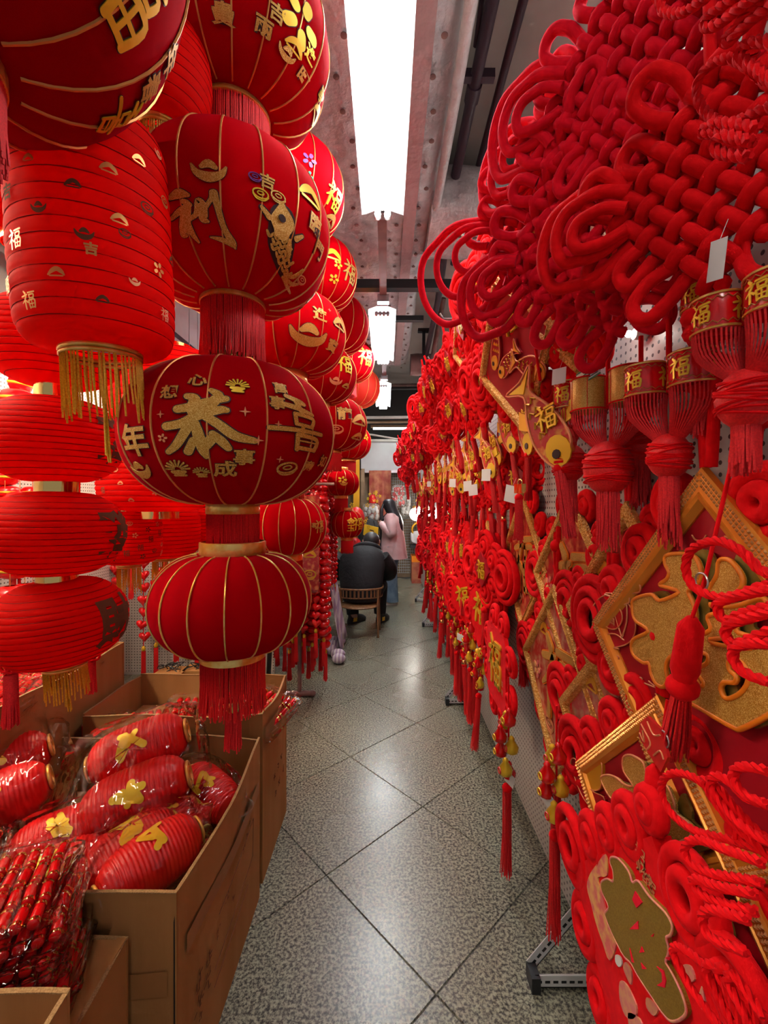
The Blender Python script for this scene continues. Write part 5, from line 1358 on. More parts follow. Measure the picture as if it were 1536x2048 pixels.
def carton(label, x0, x1, y0, y1, h, seed=1, bulge=.015, wob=.004, group='open cartons', z0=0.0):
    t = thing('carton', label, 'box', (x0, y0, z0), group=group)
    w_, d_ = x1 - x0, y1 - y0; th = .006; walls = []
    for i, (L_, loc, rz) in enumerate(((w_, (0, 0, 0), 0), (d_, (w_, 0, 0), R(90)), (w_, (w_, d_, 0), R(180)), (d_, (0, d_, 0), R(270)))):
        g, e = wall_sheet(L_, h, th, bulge, wob, seed * 10 + i)
        o = obj('carton_wall', g, 'cardboard', t, loc, (0, 0, rz)); walls.append(o)
        obj('cut_edge', e, 'cardboard_edge', o)
    obj('carton_base', G().box(.004, w_ - .004, .004, d_ - .004, .002, .010), 'cardboard', t, smooth=False)
    return t, walls
b1, w1 = carton('large open carton of wrapped lanterns in the foreground', -1.47, -.50, 1.03, 1.70, .625, 1, .022, .005)
b2, w2 = carton('open carton of firecracker strings behind the lantern carton', -1.24, -.505, 1.76, 2.18, .69, 2, .012, .004)
b3, w3 = carton('tall carton of wrapped decorations at the far left', -1.95, -1.29, 1.38, 2.12, .87, 3, .012, .004)
b4, w4 = carton('small carton cut by the bottom left corner', -.98, -.53, .44, .72, .735, 4, .004, .002)
b5, w5 = carton('carton holding up the stack of firecracker packs', -.98, -.60, .755, 1.0, .545, 5, .004, .002)
obj('stack_lid', G().box(.002, .378, .002, .243, .540, .546), 'cardboard', b5, smooth=False)
# printing, tape and a slit corner on the big carton
rw = w1[1]
random.seed(21)
def mark(parent, x, z, s, y=-.024, seed=0):
    rnd = random.Random(seed); st = []
    for k in range(7):
        a = (rnd.uniform(5, 95), rnd.uniform(5, 95)); b = (a[0] + rnd.uniform(-45, 45), a[1]) if k % 2 else (a[0], a[1] + rnd.uniform(-45, 45))
        st.append([(a[0], a[1], 12), (b[0] + 3, b[1] + 3, 12)])
    bl = lambda xx, zz: -.022 * math.sin(PI * max(0, min(1, xx / .67))) * max(0, zz / .625) ** 1.3
    obj('printed_mark', strokes_mesh(st, s, lambda a, b, l: (x + a, bl(x + a, z + b) - .0065, z + b), 0), 'box_print', parent)
for k, (x, z) in enumerate(((.10, .30), (.10, .24), (.10, .18), (.16, .30), (.16, .235), (.22, .31), (.28, .36), (.34, .30), (.44, .38), (.47, .40), (.50, .42))):
    mark(rw, x, z, .045 if k < 5 else .03, seed=40 + k)
for (x0, z0, x1, z1_) in ((.22, .36, .55, .40), (.20, .22, .55, .26), (.20, .17, .50, .20), (.55, .26, .55, .40)):
    bl = lambda xx, zz: -.022 * math.sin(PI * xx / .67) * (zz / .625) ** 1.3 - .0062
    obj('printed_rule', G().tube([(x0 + (x1 - x0) * i / 6, bl(x0 + (x1 - x0) * i / 6, z0 + (z1_ - z0) * i / 6), z0 + (z1_ - z0) * i / 6) for i in range(7)], .0011, 4), 'box_print', rw)
obj('packing_tape', G().add([( .03 + .60 * i / 10, -.022 * math.sin(PI * (.03 + .60 * i / 10) / .67) * (((.44 + s * .05) / .625) ** 1.3) - .0072, .44 + s * .05 + .004 * math.sin(i)) for i in range(11) for s in (0, 1)], [(2 * i, 2 * i + 1, 2 * i + 3, 2 * i + 2) for i in range(10)]), 'tape', rw)
nw = w1[0]
obj('packing_tape', G().add([(.45 + .50 * i / 10, -.022 * math.sin(PI * (.45 + .50 * i / 10) / .97) * (((.36 + s * .06) / .625) ** 1.3) - .007, .36 + s * .06 + .02 * i / 10) for i in range(11) for s in (0, 1)], [(2 * i, 2 * i + 1, 2 * i + 3, 2 * i + 2) for i in range(10)]), 'tape', nw)
obj('corner_slit', G().box(.963, .966, -.004, .010, .22, .60), 'black_steel', nw, smooth=False)
rw2 = w2[1]
for k, (x, z) in enumerate(((.12, .36), (.18, .37), (.24, .38), (.14, .28), (.20, .29), (.28, .30))): 
    st = [[(random.uniform(5, 95), random.uniform(5, 95), 14), (random.uniform(5, 95), random.uniform(5, 95), 14)] for _ in range(6)]
    obj('printed_mark', strokes_mesh(st, .035, lambda a, b, l, x=x, z=z: (x + a, -.018, z + b), 0), 'box_print', rw2)
obj('packing_tape', G().add([(.02 + .38 * i / 8, -.015 * math.sin(PI * i / 8) - .006, .58 + s * .05) for i in range(9) for s in (0, 1)], [(2 * i, 2 * i + 1, 2 * i + 3, 2 * i + 2) for i in range(8)]), 'tape', rw2)

# wrapped twin lanterns
def film_hull(a, b, c, seed, p=.55):
    rnd = random.Random(seed); g = G(); vs = []; seg, rn = 40, 22
    f = [(rnd.uniform(2, 7), rnd.uniform(2, 9), rnd.uniform(0, 6)) for _ in range(5)]
    for i in range(rn + 1):
        ph = -PI / 2 + PI * i / rn
        for k in range(seg):
            th = 2 * PI * k / seg
            sg = lambda v: (1 if v >= 0 else -1)
            cx = abs(math.cos(ph)) ** p * abs(math.cos(th)) ** p * sg(math.cos(th)); cy = abs(math.cos(ph)) ** p * abs(math.sin(th)) ** p * sg(math.sin(th)); cz = abs(math.sin(ph)) ** p * sg(math.sin(ph))
            d = 1 + sum(.022 * math.sin(q[0] * th * 1.0 + q[1] * ph * 2 + q[2]) for q in f)
            vs.append((a * cx * d, b * cy * d, c * cz * d))
    fs = [(i * seg + k, i * seg + (k + 1) % seg, (i + 1) * seg + (k + 1) % seg, (i + 1) * seg + k) for i in range(rn) for k in range(seg)]
    return g.add(vs, fs)
def fold_lantern(r, ln, folds=24):
    prof = []; n = folds * 4
    for i in range(n + 1):
        s = -1 + 2 * i / n; q = (1 - abs(s) ** 3.2) ** .5 if abs(s) < 1 else 0
        prof.append((.30 * r + .70 * r * q - .0022 * (1 - abs(math.sin(PI * folds * i / n))), ln / 2 * s))
    return G().lathe(prof, 26, cap0=True, cap1=True).xform(Matrix.Rotation(R(90), 4, 'Y'))
mat('paper_solid', (.80, .006, .006), .42, spec=.45)
fl_me = fold_lantern(.074, .24).mesh('folded_lantern', 'paper_solid')
ros = G().torus(.030, .0045, 22, 6, 'X').torus(.014, .003, 14, 5, 'X')
for k in range(8):
    a = 2 * PI * k / 8; ros.tube([(0, .012 * math.cos(a), .012 * math.sin(a)), (0, .030 * math.cos(a), .030 * math.sin(a))], .0022, 4)
ros_me = ros.mesh('gold_rosette', 'gold_band')
disc_me = G().lathe([(.0, 0), (.028, 0), (.029, .012)], 20).xform(Matrix.Rotation(R(90), 4, 'Y')).mesh('rosette_back', 'gold_line')
WP = None
def wrapped(label, loc, rot, sc=1.0, seed=1):
    t = thing('wrapped_lanterns', label, 'package', loc, rot, 'wrapped lantern packs', sc)
    for s in (-1, 1):
        o = obj('folded_lantern', fl_me, None, t, (random.uniform(-.01, .01), s * .075, 0))
        for e in (-1, 1):
            r_ = obj('gold_rosette', ros_me, None, o, (e * .124, 0, 0))
        st = [[(random.uniform(20, 80), random.uniform(10, 90), 18), (random.uniform(10, 90), random.uniform(10, 90), 22)] for _ in range(6)]
        obj('gold_print', strokes_mesh(st, .085, lambda x, z, l: (x, .0755 * math.sin(z / .075 - .45), .0755 * math.cos(z / .075 - .45)), 0, 0), 'gold_yellow', o)
    obj('plastic_film', film_hull(.175, .160, .088, seed), 'film', t)
    return t
random.seed(33)
PK = [('wrapped lantern pack lying highest at the back of the carton', (-.86, 1.49, .625), (.34, -.24, R(22)), 1.30),
      ('wrapped lantern pack leaning in the left part of the carton', (-1.28, 1.42, .63), (.15, -.22, R(36)), 1.2),
      ('wrapped lantern pack at the near right corner of the carton', (-.70, 1.215, .555), (-.30, -.12, R(50)), 1.05),
      ('wrapped lantern pack by the right back corner of the carton', (-.66, 1.46, .53), (.1, .25, R(-30)), .95),
      ('wrapped lantern pack sunk in the middle of the carton', (-.95, 1.26, .525), (.05, -.1, R(30)), 1.05),
      ('wrapped lantern pack far left, cut by the frame edge', (-1.25, 1.16, .55), (0, .05, R(25)), 1.05)]
for i, (lab, l, r_, s) in enumerate(PK): wrapped(lab, l, r_, s, 60 + i)
# supporting filler below the packs
tag(obj('carton_filler', G().box(-1.45, -.52, 1.05, 1.68, .012, .43), 'cardboard', smooth=False), 'flat cardboard layer under the wrapped lantern packs', 'cardboard')

# flat packs of firecracker strings
fc_body = G().lathe([(.0, -.026), (.0105, -.026), (.0115, -.024), (.0115, .024), (.0105, .026), (0, .026)], 10).mesh('firecracker', 'red_gloss')
fc_band = G().lathe([(.0122, -.024), (.0128, -.021), (.0122, -.016)], 10).lathe([(.0122, .016), (.0128, .021), (.0122, .024)], 10).mesh('gold_bands', 'gold_foil')
def fc_pack(label, loc, rot, nx=9, ny=4, sc=1.0, seed=3, group='firecracker packs'):
    t = thing('firecracker_pack', label, 'package', loc, rot, group, sc)
    for j in range(ny):
        for i in range(nx):
            o = obj('firecracker', fc_body, None, t, ((i - (nx - 1) / 2) * .029, (j - (ny - 1) / 2) * .058, random.uniform(-.002, .002)), (R(90), random.uniform(-.3, .3), random.uniform(-.12, .12)))
            obj('gold_bands', fc_band, None, o)
    obj('plastic_film', film_hull(nx * .0155 + .012, ny * .031 + .012, .0175, seed, .28), 'film', t)
    return t
random.seed(8)
for k in range(6):
    fc_pack(('lowest', 'second', 'third', 'fourth', 'fifth', 'topmost')[k] + ' firecracker pack of the stack at the left edge', (-.775 + .012 * math.sin(k * 2.1) - .008 * k, .868 + .004 * k, .565 + .0345 * k), (random.uniform(-.04, .04), random.uniform(-.06, .02), R(24 + random.uniform(-7, 7))), 9, 4, .93, 90 + k, 'stack of firecracker packs')
fc_pack('firecracker pack standing at the left frame edge by the wrapped lanterns', (-1.10, 1.02, .70), (R(8), R(28), R(28)), 9, 4, 1.0, 77)
for k, (lab, l, rz, rx) in enumerate((('firecracker pack on top in the second carton', (-.80, 1.95, .60), 14, .10), ('firecracker pack at the right wall of the second carton', (-.62, 1.98, .615), -22, .22), ('firecracker pack at the left of the second carton', (-1.02, 1.90, .575), 30, .05))):
    fc_pack(lab, l, (rx, .12, R(rz)), 10, 4, 1.15, 70 + k)
tag(obj('carton_filler', G().box(-1.22, -.52, 1.78, 2.16, .012, .545), 'cardboard', smooth=False), 'flat cardboard layer in the second carton', 'cardboard')
tag(obj('carton_filler', G().box(-1.93, -1.31, 1.40, 2.10, .012, .80), 'cardboard', smooth=False), 'flat cardboard layer in the tall left carton', 'cardboard')
for k, (x, y, rz) in enumerate(((-1.45, 1.55, 20), (-1.50, 1.78, 70), (-1.46, 2.0, 10), (-1.75, 1.6, 40), (-1.78, 1.92, 0))):
    fc_pack('glossy red and gold pack, %s from the front in the tall left carton' % ORD[k], (x, y, .845 + .012 * (k % 2)), (random.uniform(-.1, .1), random.uniform(-.15, .1), R(rz)), 9, 4, 1.1, 110 + k)
# small red shade hanging under the paper lantern chain
sh = thing('pleated_pendant', 'small pleated red shade dangling over the cartons', 'pendant', P(160, 1445, 1.86), (R(14), R(10), 0))
obj('pleated_shade', G().lathe([(.062, .03), (.068, .0), (.092, -.06), (.105, -.12)], 60, fn=lambda a, z: 1 + .02 * math.sin(30 * a)), 'red_gloss', sh)
obj('rim', G().torus(.058, .005, 30, 6, 'Z', (0, 0, .03)), 'peach', sh)
obj('cross_wire', G().tube([(-.058, 0, .028), (.058, 0, .028)], .0022, 5), 'peach', sh)
obj('yellow_cord', G().tube([(.01, 0, .02), (.0, 0, .10), (-.004, 0, .16)], .004, 5), 'fringe_yellow', sh)
def long_tassel(label, loc, ln, rr=.018, cord=.2):
    t = thing('hanging_tassel', label, 'tassel', loc)
    obj('cord', G().tube([(0, 0, 0), (0, 0, cord)], .003, 6), 'velvet', t)
    rg = G()
    for k in range(3): rg.torus(.014, .005, 14, 6, 'Y', ((k - 1) * .018, 0, -.004 * (k % 2)))
    obj('knot', rg, 'velvet', t)
    g = fringe(G(), rr, -.02, ln, 40, .002, .08, .15, 2); obj('fringe', g, 'fringe_red', t, kind='stuff')
    return t
long_tassel('long red tassel in front of the tall carton at the left edge', P(22, 1335, 1.30), .16, .016, .2)
long_tassel('red tassel hanging right of the lowest paper lantern', P(182, 1312, 1.60), .12, .014, .12)
# ================================================================== left bay, garlands, people, far end
def heart_mesh(s=.04):
    g = G(); vs = []; seg, rn = 18, 8
    for i in range(rn + 1):
        ph = -PI / 2 + PI * i / rn
        for k in range(seg):
            a = 2 * PI * k / seg
            hx = 16 * math.sin(a) ** 3 / 17; hz = (13 * math.cos(a) - 5 * math.cos(2 * a) - 2 * math.cos(3 * a) - math.cos(4 * a)) / 17
            vs.append((s * hx * math.cos(ph), s * .55 * math.sin(ph), s * hz * math.cos(ph)))
    fs = [(i * seg + k, i * seg + (k + 1) % seg, (i + 1) * seg + (k + 1) % seg, (i + 1) * seg + k) for i in range(rn) for k in range(seg)]
    return g.add(vs, fs)
hm = heart_mesh(.042).mesh('heart', 'red_gloss')
bm_ = G().ellipsoid((0, 0, 0), .045, .045, .034, 14, 8).torus(.030, .004, 14, 5, 'Z', (0, 0, .026)).mesh('bauble', 'red_gloss')
def garland(label, loc, n, kind='heart', step=.062, ln=.16, group='red garlands on the left rack', sc=1.0):
    t = thing('garland', label, 'garland', loc, (0, 0, random.uniform(-.4, .4)), group, sc)
    obj('cord', G().tube([(0, 0, .03), (0, 0, -step * n)], .003, 5), 'velvet', t)
    for k in range(n):
        obj('heart' if kind == 'heart' else 'bauble', hm if kind == 'heart' else bm_, None, t, (random.uniform(-.008, .008), random.uniform(-.008, .008), -step * k), (random.uniform(-.2, .2), random.uniform(-.2, .2), random.uniform(-.6, .6)))
    obj('gold_bead', G().ellipsoid((0, 0, -step * n), .014, .014, .02, 10, 6), 'gold_yellow', t)
    g = fringe(G(), .012, -step * n - .015, ln, 26, .0022, .08, .12, 2)
    obj('fringe', g, 'fringe_red', t, kind='stuff')
    return t
random.seed(14)
# near rack
rk = thing('garland_rack', 'rusty pipe rack carrying red garlands left of the aisle', 'rack', (-.70, 3.48, 0))
obj('pole', G().tube([(0, 0, .02), (0, 0, 1.75)], .017, 10), 'rust_paint', rk)
obj('base_pipe', G().tube([(-.14, 0, .025), (.10, 0, .025)], .022, 10).ellipsoid((.105, 0, .025), .028, .026, .026, 10, 6), 'rust_paint', rk)
obj('cross_arm', G().tube([(-.35, 0, 1.72), (.28, 0, 1.72)], .012, 8).tube([(0, -.3, 1.70), (0, 1.3, 1.70)], .012, 8), 'rust_paint', rk)
for k in range(8):
    x = -.86 + .052 * k; y = 3.36 + .07 * (k % 3)
    z = 1.62 - .03 * (k % 2)
    garland('red heart garland, %s from the left on the near rack' % ORD[k], (x, y, z), 17 + (k % 3), 'bauble' if k % 2 else 'heart', .062, .20, 'heart garlands on the near rack')
for k in range(9):
    garland('red bauble garland, %s from the left in the second line of the near rack' % ORD[k], (-.90 + .050 * k, 3.56 + .05 * (k % 2), 1.25 - .06 * (k % 3)), 13, 'bauble' if k % 3 else 'heart', .058, .22, 'second line on the near rack', 1.05)
for k in range(10):
    garland('red bauble garland, %s along the rack behind the hearts' % ORD[k], (-.72 + .028 * (k % 5) + .03 * (k // 5), 3.72 + .115 * k, 1.88 - .05 * (k % 3)), 20, 'bauble', .060, .22, 'bauble garlands farther back', .95)
for k in range(6):
    garland('red heart garland, %s at the tail of the garland rack' % ORD[k], (-.62 + .03 * (k % 3), 4.25 + .09 * k, 1.55 - .04 * (k % 2)), 18, 'heart', .055, .25, 'heart garlands at the tail', .85)
hc = thing('hanging_card', 'glossy red and gold printed card pack hung among the garlands', 'package', (-.585, 3.30, 1.26))
obj('printed_card', G().box(-.07, .07, -.004, .004, -.36, .36), 'panel_print', hc, smooth=False)
obj('plastic_film', film_hull(.08, .012, .38, 5, .25), 'film', hc)
for k in range(4): obj('gold_bow', strokes_mesh(DECOR[('flower', 'ingot', 'cloud', 'coin')[k]], .11, lambda x, z, l, k=k: (x, -.005 - l, .24 - .16 * k + z), 0, .003), 'gold_yellow', hc)
# striped cloth draped over goods
g = G(); vs = []
for i in range(13):
    for k in range(13):
        f, q = i / 12, k / 12
        vs.append((-.62 + .16 * q + .02 * math.sin(f * 9) * q, 4.35 + .55 * f + .02 * math.sin(q * 7), 1.0 - .93 * q + .01 * math.sin(f * 11)))
g.add(vs, [(i * 13 + k, i * 13 + k + 1, (i + 1) * 13 + k + 1, (i + 1) * 13 + k) for i in range(12) for k in range(12)])
dc = tag(obj('draped_cloth', g, 'cloth_purple'), 'purple and white striped cloth draped behind the garlands', 'cloth')
dc.modifiers.new('thickness', 'SOLIDIFY').thickness = .006
g = G()
for k in range(9): g.ellipsoid((-.52 + random.uniform(-.08, .08), 4.2 + .07 * k, .05 + .02 * (k % 2)), .07, .06, .05, 10, 6)
tag(obj('bundle', g, 'cloth_purple'), 'bundled striped cloth sacks on the floor under the garlands', 'sack')
# goods under the lantern row behind the cartons
for k, (x, y, h) in enumerate(((-.98, 3.2, .62), (-.90, 3.25, .7), (-1.02, 3.05, .3))):
    tag(obj('roll_pole', G().tube([(x, y, 0), (x + .02, y + .05, h)], .018, 10), ('bamboo', 'black_steel', 'rust_paint')[k]), ('upright bamboo pole', 'upright black roll', 'short brown pole')[k] + ' leaning behind the cartons', 'pole')
for k, (u, v, y) in enumerate(((345, 1322, 3.55), (398, 1318, 3.6))):
    c = P(u, v, y); t = thing('small_carton', ('small tan carton with wires on the floor of the left bay', 'second small tan carton beside the wired one')[k], 'box', (c.x, y, 0))
    obj('carton_body', G().box(-.11, .11, -.08, .08, 0, .19), 'cardboard', t, smooth=False)
    g = G()
    for i in range(6): g.tube(smooth_path([(random.uniform(-.08, .08), random.uniform(-.05, .05), .19), (random.uniform(-.1, .1), random.uniform(-.06, .06), .24), (random.uniform(-.14, .14), random.uniform(-.08, .08), .20)], 4), .004, 5)
    obj('wires', g, 'black_steel', t)
# strings on the bay pegboard
for k, (u, z, n) in enumerate(((287, 1.05, 7), (312, 1.08, 7), (352, .85, 3), (395, .82, 3), (232, 1.1, 5), (330, 1.5, 4), (262, 1.5, 4))):
    c = P(u, 1100, 3.72); garland('red heart string, %s counted on the bay pegboard' % ORD[k], (c.x, 3.72, z), n, 'heart', .085, .26, 'heart strings on the bay pegboard', 1.25)
def red_slips(label, loc, n):
    t = thing('slip_bundle', label, 'decoration', loc)
    for k in range(n):
        obj('red_slip', G().box(-.020, .020, -.002, .002, -.36, 0), 'red_enamel', t, (.055 * k, random.uniform(-.01, .01), random.uniform(-.04, 0)), (0, random.uniform(-.04, .04), 0), smooth=False)
    obj('gold_top', G().ellipsoid((.055 * (n - 1) / 2, -.01, .02), .03, .012, .03, 10, 6), 'gold_yellow', t)
c = P(355, 1200, 3.78); red_slips('bundle of red paper slips on the bay pegboard', (c.x, 3.78, .95), 3)
c = P(405, 1240, 3.78); red_slips('bundle of short red slips low on the bay pegboard', (c.x, 3.78, .82), 4)
c = P(440, 1230, 3.5); red_slips('bundle of red slips behind the plain lantern', (c.x, 3.5, .80), 3)
def small_lantern(label, loc, R_=.07):
    t = thing('small_lantern', label, 'lantern', loc, group='small lanterns of the left bay')
    obj('lantern_body', G().lathe([(.3 * R_ + .7 * R_ * math.cos(-PI / 2 + PI * i / 10) ** .8 if 0 < i < 10 else .3 * R_, .62 * R_ * math.sin(-PI / 2 + PI * i / 10)) for i in range(11)], 20), 'red_gloss', t)
    obj('gold_wrap', G().torus(R_ * .98, R_ * .10, 20, 6, 'Z').torus(R_ * .78, R_ * .06, 20, 6, 'Z', (0, 0, R_ * .38)), 'gold_yellow', t)
    obj('fringe', fringe(G(), R_ * .3, -.6 * R_, .10, 16, .003, .1, .1, 1), 'fringe_red', t, kind='stuff')
    obj('cord', G().tube([(0, 0, .6 * R_), (0, 0, .16)], .002, 5), 'gold_line', t)
random.seed(17)
k = 0
for (u, v, y) in ((66, 1195, 2.6), (92, 1176, 2.7), (140, 1185, 2.8), (50, 1180, 2.5), (20, 1190, 2.4), (12, 820, 2.7), (28, 850, 2.7), (8, 880, 2.65), (34, 800, 2.75), (18, 985, 2.6), (40, 1000, 2.6), (10, 1015, 2.55), (65, 985, 2.7), (5, 955, 2.6), (25, 770, 2.8), (8, 1110, 2.5), (30, 1140, 2.55)):
    c = P(u, v, y); small_lantern('small red and gold lantern, %s in the dense cluster at the left edge' % ORD[k], c, .062 + .02 * (k % 3)); k += 1

# ------------------------------------------------------------------ people
def skin_body(name, verts, edges, radii, m, parent, root=0, sub=2):
    me = bpy.data.meshes.new(name); me.from_pydata(verts, edges, [])
    o = bpy.data.objects.new(name, me); C.objects.link(o); o.parent = parent
    md = o.modifiers.new('skin', 'SKIN'); md.use_smooth_shade = True
    if not me.skin_vertices:
        bm = bmesh.new(); bm.from_mesh(me); bm.verts.layers.skin.verify(); bm.to_mesh(me); bm.free()
    for i, r in enumerate(radii):
        sv = me.skin_vertices[0].data[i]; sv.radius = (r, r) if not isinstance(r, tuple) else r
        sv.use_root = (i == root)
    o.modifiers.new('sub', 'SUBSURF').levels = sub; o.modifiers['sub'].render_levels = sub
    me.materials.append(MATS[m])
    return o
def ering(c, rx, ry, n=20, rot=0.0, tilt=None):
    out = []
    for k in range(n):
        a = 2 * PI * k / n; p = Vector((rx * math.cos(a), ry * math.sin(a), 0))
        if tilt is not None: p = tilt @ p
        p = Matrix.Rotation(rot, 3, 'Z') @ p
        out.append(Vector(c) + p)
    return out
# the standing woman: faces left, seen from her left side and slightly from behind
wm = thing('person', 'woman in a pink jacket and blue jeans standing in the aisle', 'person', (.10, 6.75, 0), (0, 0, R(-12)))
V = [(0, 0, .90), (0, 0, 1.10), (-.01, 0, 1.30), (-.02, 0, 1.40), (-.05, 0, 1.47), (-.07, 0, 1.55), (-.06, 0, 1.61),      # pelvis..head 0-6
     (0, -.10, .86), (-.01, -.11, .48), (.02, -.11, .09), (-.10, -.12, .045),                                            # near leg 7-10
     (0, .10, .86), (-.10, .10, .48), (-.12, .10, .09), (-.24, .10, .045),                                              # far leg 11-14
     (-.01, -.17, 1.36), (.04, -.24, 1.12), (-.10, -.19, 1.24), (-.15, -.15, 1.28),                                      # near arm 15-18 (bent, hand at chest)
     (-.01, .17, 1.36), (-.02, .22, 1.12), (-.18, .18, 1.10), (-.24, .16, 1.12),                                         # far arm 19-22
     (-.180, -.150, 1.300), (-.195, -.150, 1.288), (-.182, -.140, 1.285), (-.196, -.138, 1.272), (-.180, -.130, 1.275), (-.192, -.126, 1.262), (-.176, -.122, 1.266), (-.186, -.116, 1.256), (-.150, -.158, 1.300), (-.158, -.160, 1.318)]  # fingers 23-32
Ed = [(0, 1), (1, 2), (2, 3), (3, 4), (4, 5), (5, 6), (0, 7), (7, 8), (8, 9), (9, 10), (0, 11), (11, 12), (12, 13), (13, 14), (2, 15), (15, 16), (16, 17), (17, 18), (2, 19), (19, 20), (20, 21), (21, 22),
      (18, 23), (23, 24), (18, 25), (25, 26), (18, 27), (27, 28), (18, 29), (29, 30), (18, 31), (31, 32)]
Rr = [.13, .11, .12, .055, .06, .085, .075, .085, .06, .045, .04, .085, .06, .045, .04, .055, .045, .035, .024, .055, .045, .035, .03] + [.009, .007] * 5
skin_body('body', V, Ed, Rr, 'skin', wm)
# face details on the head (turned down to the left)
obj('nose', G().ellipsoid((-.150, 0, 1.535), .016, .010, .014, 8, 6), 'skin', wm)
for s in (-1, 1):
    obj('eye', G().ellipsoid((-.143, s * .030, 1.555), .006, .010, .007, 8, 6), 'ink', wm)
obj('mouth', G().ellipsoid((-.142, 0, 1.503), .006, .020, .006, 8, 6), 'peach', wm)
hr = G(); rg = []
for (z, cx, rx, ry) in ((1.645, -.055, .02, .02), (1.635, -.055, .07, .065), (1.60, -.052, .100, .092), (1.55, -.045, .108, .098), (1.50, -.03, .105, .098), (1.44, .0, .105, .105), (1.36, .05, .095, .12), (1.28, .10, .07, .12), (1.20, .135, .045, .10), (1.13, .15, .02, .07)):
    rg.append(ering((cx, 0, z), rx, ry, 22))
obj('hair', hr.loft(rg), 'hair', wm)
obj('hair_lock', G().tube(smooth_path([(-.13, -.06, 1.56), (-.15, -.09, 1.48), (-.15, -.10, 1.38), (-.13, -.12, 1.30)], 4), [.02] * 4 + [.028] * 4 + [.03] * 4 + [.012], 8), 'hair', wm)
jk = G(); rg = []
for (z, cx, rx, ry) in ((1.43, -.015, .06, .06), (1.41, -.01, .10, .13), (1.36, .0, .13, .20), (1.25, .005, .15, .215), (1.10, .01, .17, .215), (.95, .015, .19, .225), (.80, .02, .205, .235), (.72, .025, .215, .24), (.715, .025, .19, .22)):
    rg.append(ering((cx, 0, z), rx, ry, 24))
obj('jacket', jk.loft(rg, cap=False), 'jacket_pink', wm)
for (s, pts) in ((-1, [(0, -.17, 1.38), (.03, -.235, 1.26), (.045, -.26, 1.12), (-.02, -.245, 1.16), (-.10, -.205, 1.23), (-.135, -.17, 1.265)]), (1, [(0, .17, 1.38), (.0, .235, 1.25), (-.01, .24, 1.12), (-.10, .21, 1.10), (-.19, .18, 1.11)])):
    p = smooth_path(pts, 4); obj('sleeve', G().tube(p, [.088 - .040 * i / (len(p) - 1) for i in range(len(p))], 14), 'jacket_pink', wm)
obj('jacket_front', G().box(-.198, -.180, -.05, .06, .74, 1.36), 'shirt_dark', wm, smooth=False)
pk = obj('pocket', G().box(-.10, .06, -.232, -.222, .80, .93), 'jacket_pink', wm, (0, -.012, 0), smooth=False)
obj('button', G().ellipsoid((-.02, -.236, .915), .008, .005, .008, 8, 6), 'steel', pk)
for (s, x1, x2) in ((-1, -.01, .02), (1, -.10, -.12)):
    lg = G(); y = s * .105
    lg.loft([ering((x1 * q + (x2 - x1) * max(0, q - .5) * 2 * 1.0 if q > .5 else x1 * q * 2 * .5, y, .90 - .84 * q), .115 - .025 * q + .02 * max(0, q - .6), .105 - .02 * q + .02 * max(0, q - .6), 18) for q in [i / 10 for i in range(11)]])
    obj('jeans_leg', lg, 'jeans', wm)
    obj('shoe', G().loft([ering((x2 - .05, y, .005), .125, .045, 18), ering((x2 - .05, y, .035), .13, .048, 18), ering((x2 - .03, y, .07), .10, .042, 18), ering((x2, y, .10), .05, .036, 18)]), 'shoe_white', wm)
obj('bag_strap', G().tube(smooth_path([(-.06, -.14, 1.42), (-.16, -.15, 1.30), (-.19, -.14, 1.1), (-.19, -.16, .70)], 4), .008, 6), 'shirt_dark', wm)

# the seated man: back to the viewer, bent forward
mn = thing('person', 'man in black sitting bent forward with his back turned', 'person', (-.30, 5.22, 0))
mn.scale = (1.1, 1, 1)
V = [(0, 0, .50), (0, .05, .70), (.02, .14, .88), (.05, .24, .99), (.08, .29, 1.05), (.10, .34, 1.09), (.11, .40, 1.09),
     (.12, .08, .50), (.19, .45, .50), (.20, .46, .10), (.24, .60, .05), (-.12, .08, .50), (-.16, .45, .50), (-.12, .40, .10), (-.08, .54, .05),
     (.22, .16, .88), (.30, .30, .66), (.16, .50, .62), (.10, .56, .62), (-.20, .16, .88), (-.27, .30, .66), (-.10, .50, .62), (-.04, .56, .62)]
Ed = [(0, 1), (1, 2), (2, 3), (3, 4), (4, 5), (5, 6), (0, 7), (7, 8), (8, 9), (9, 10), (0, 11), (11, 12), (12, 13), (13, 14), (2, 15), (15, 16), (16, 17), (17, 18), (2, 19), (19, 20), (20, 21), (21, 22)]
Rr = [.15, .15, .14, .06, .07, .09, .07, .09, .07, .05, .04, .09, .07, .05, .04, .07, .055, .04, .03, .07, .055, .04, .03]
for a_, base in ((18, (.10, .56, .62)), (22, (-.04, .56, .62))):
    for k in range(5):
        V.append((base[0] - .03 + .015 * k, base[1] + .03, base[2] - .01 + .004 * k)); V.append((base[0] - .03 + .015 * k, base[1] + .055, base[2] - .03)); Rr += [.009, .007]
        Ed += [(a_, len(V) - 2), (len(V) - 2, len(V) - 1)]
skin_body('body', V, Ed, Rr, 'skin', mn)
T_ = lambda ax, ay: Matrix.Rotation(ax, 3, 'X') @ Matrix.Rotation(ay, 3, 'Y')
rg = [ering((.0, -.02, .40), .20, .15, 24), ering((.0, -.02, .50), .225, .175, 24), ering((.0, .01, .62), .24, .18, 24), ering((.0, .05, .76), .255, .18, 24, 0, T_(-.2, 0)), ering((.01, .10, .88), .262, .165, 24, 0, T_(-.45, 0)), ering((.02, .155, .955), .22, .13, 24, 0, T_(-.75, 0)), ering((.05, .22, .99), .12, .085, 24, 0, T_(-1.0, 0)), ering((.07, .28, .995), .08, .07, 24, 0, T_(-1.1, 0))]
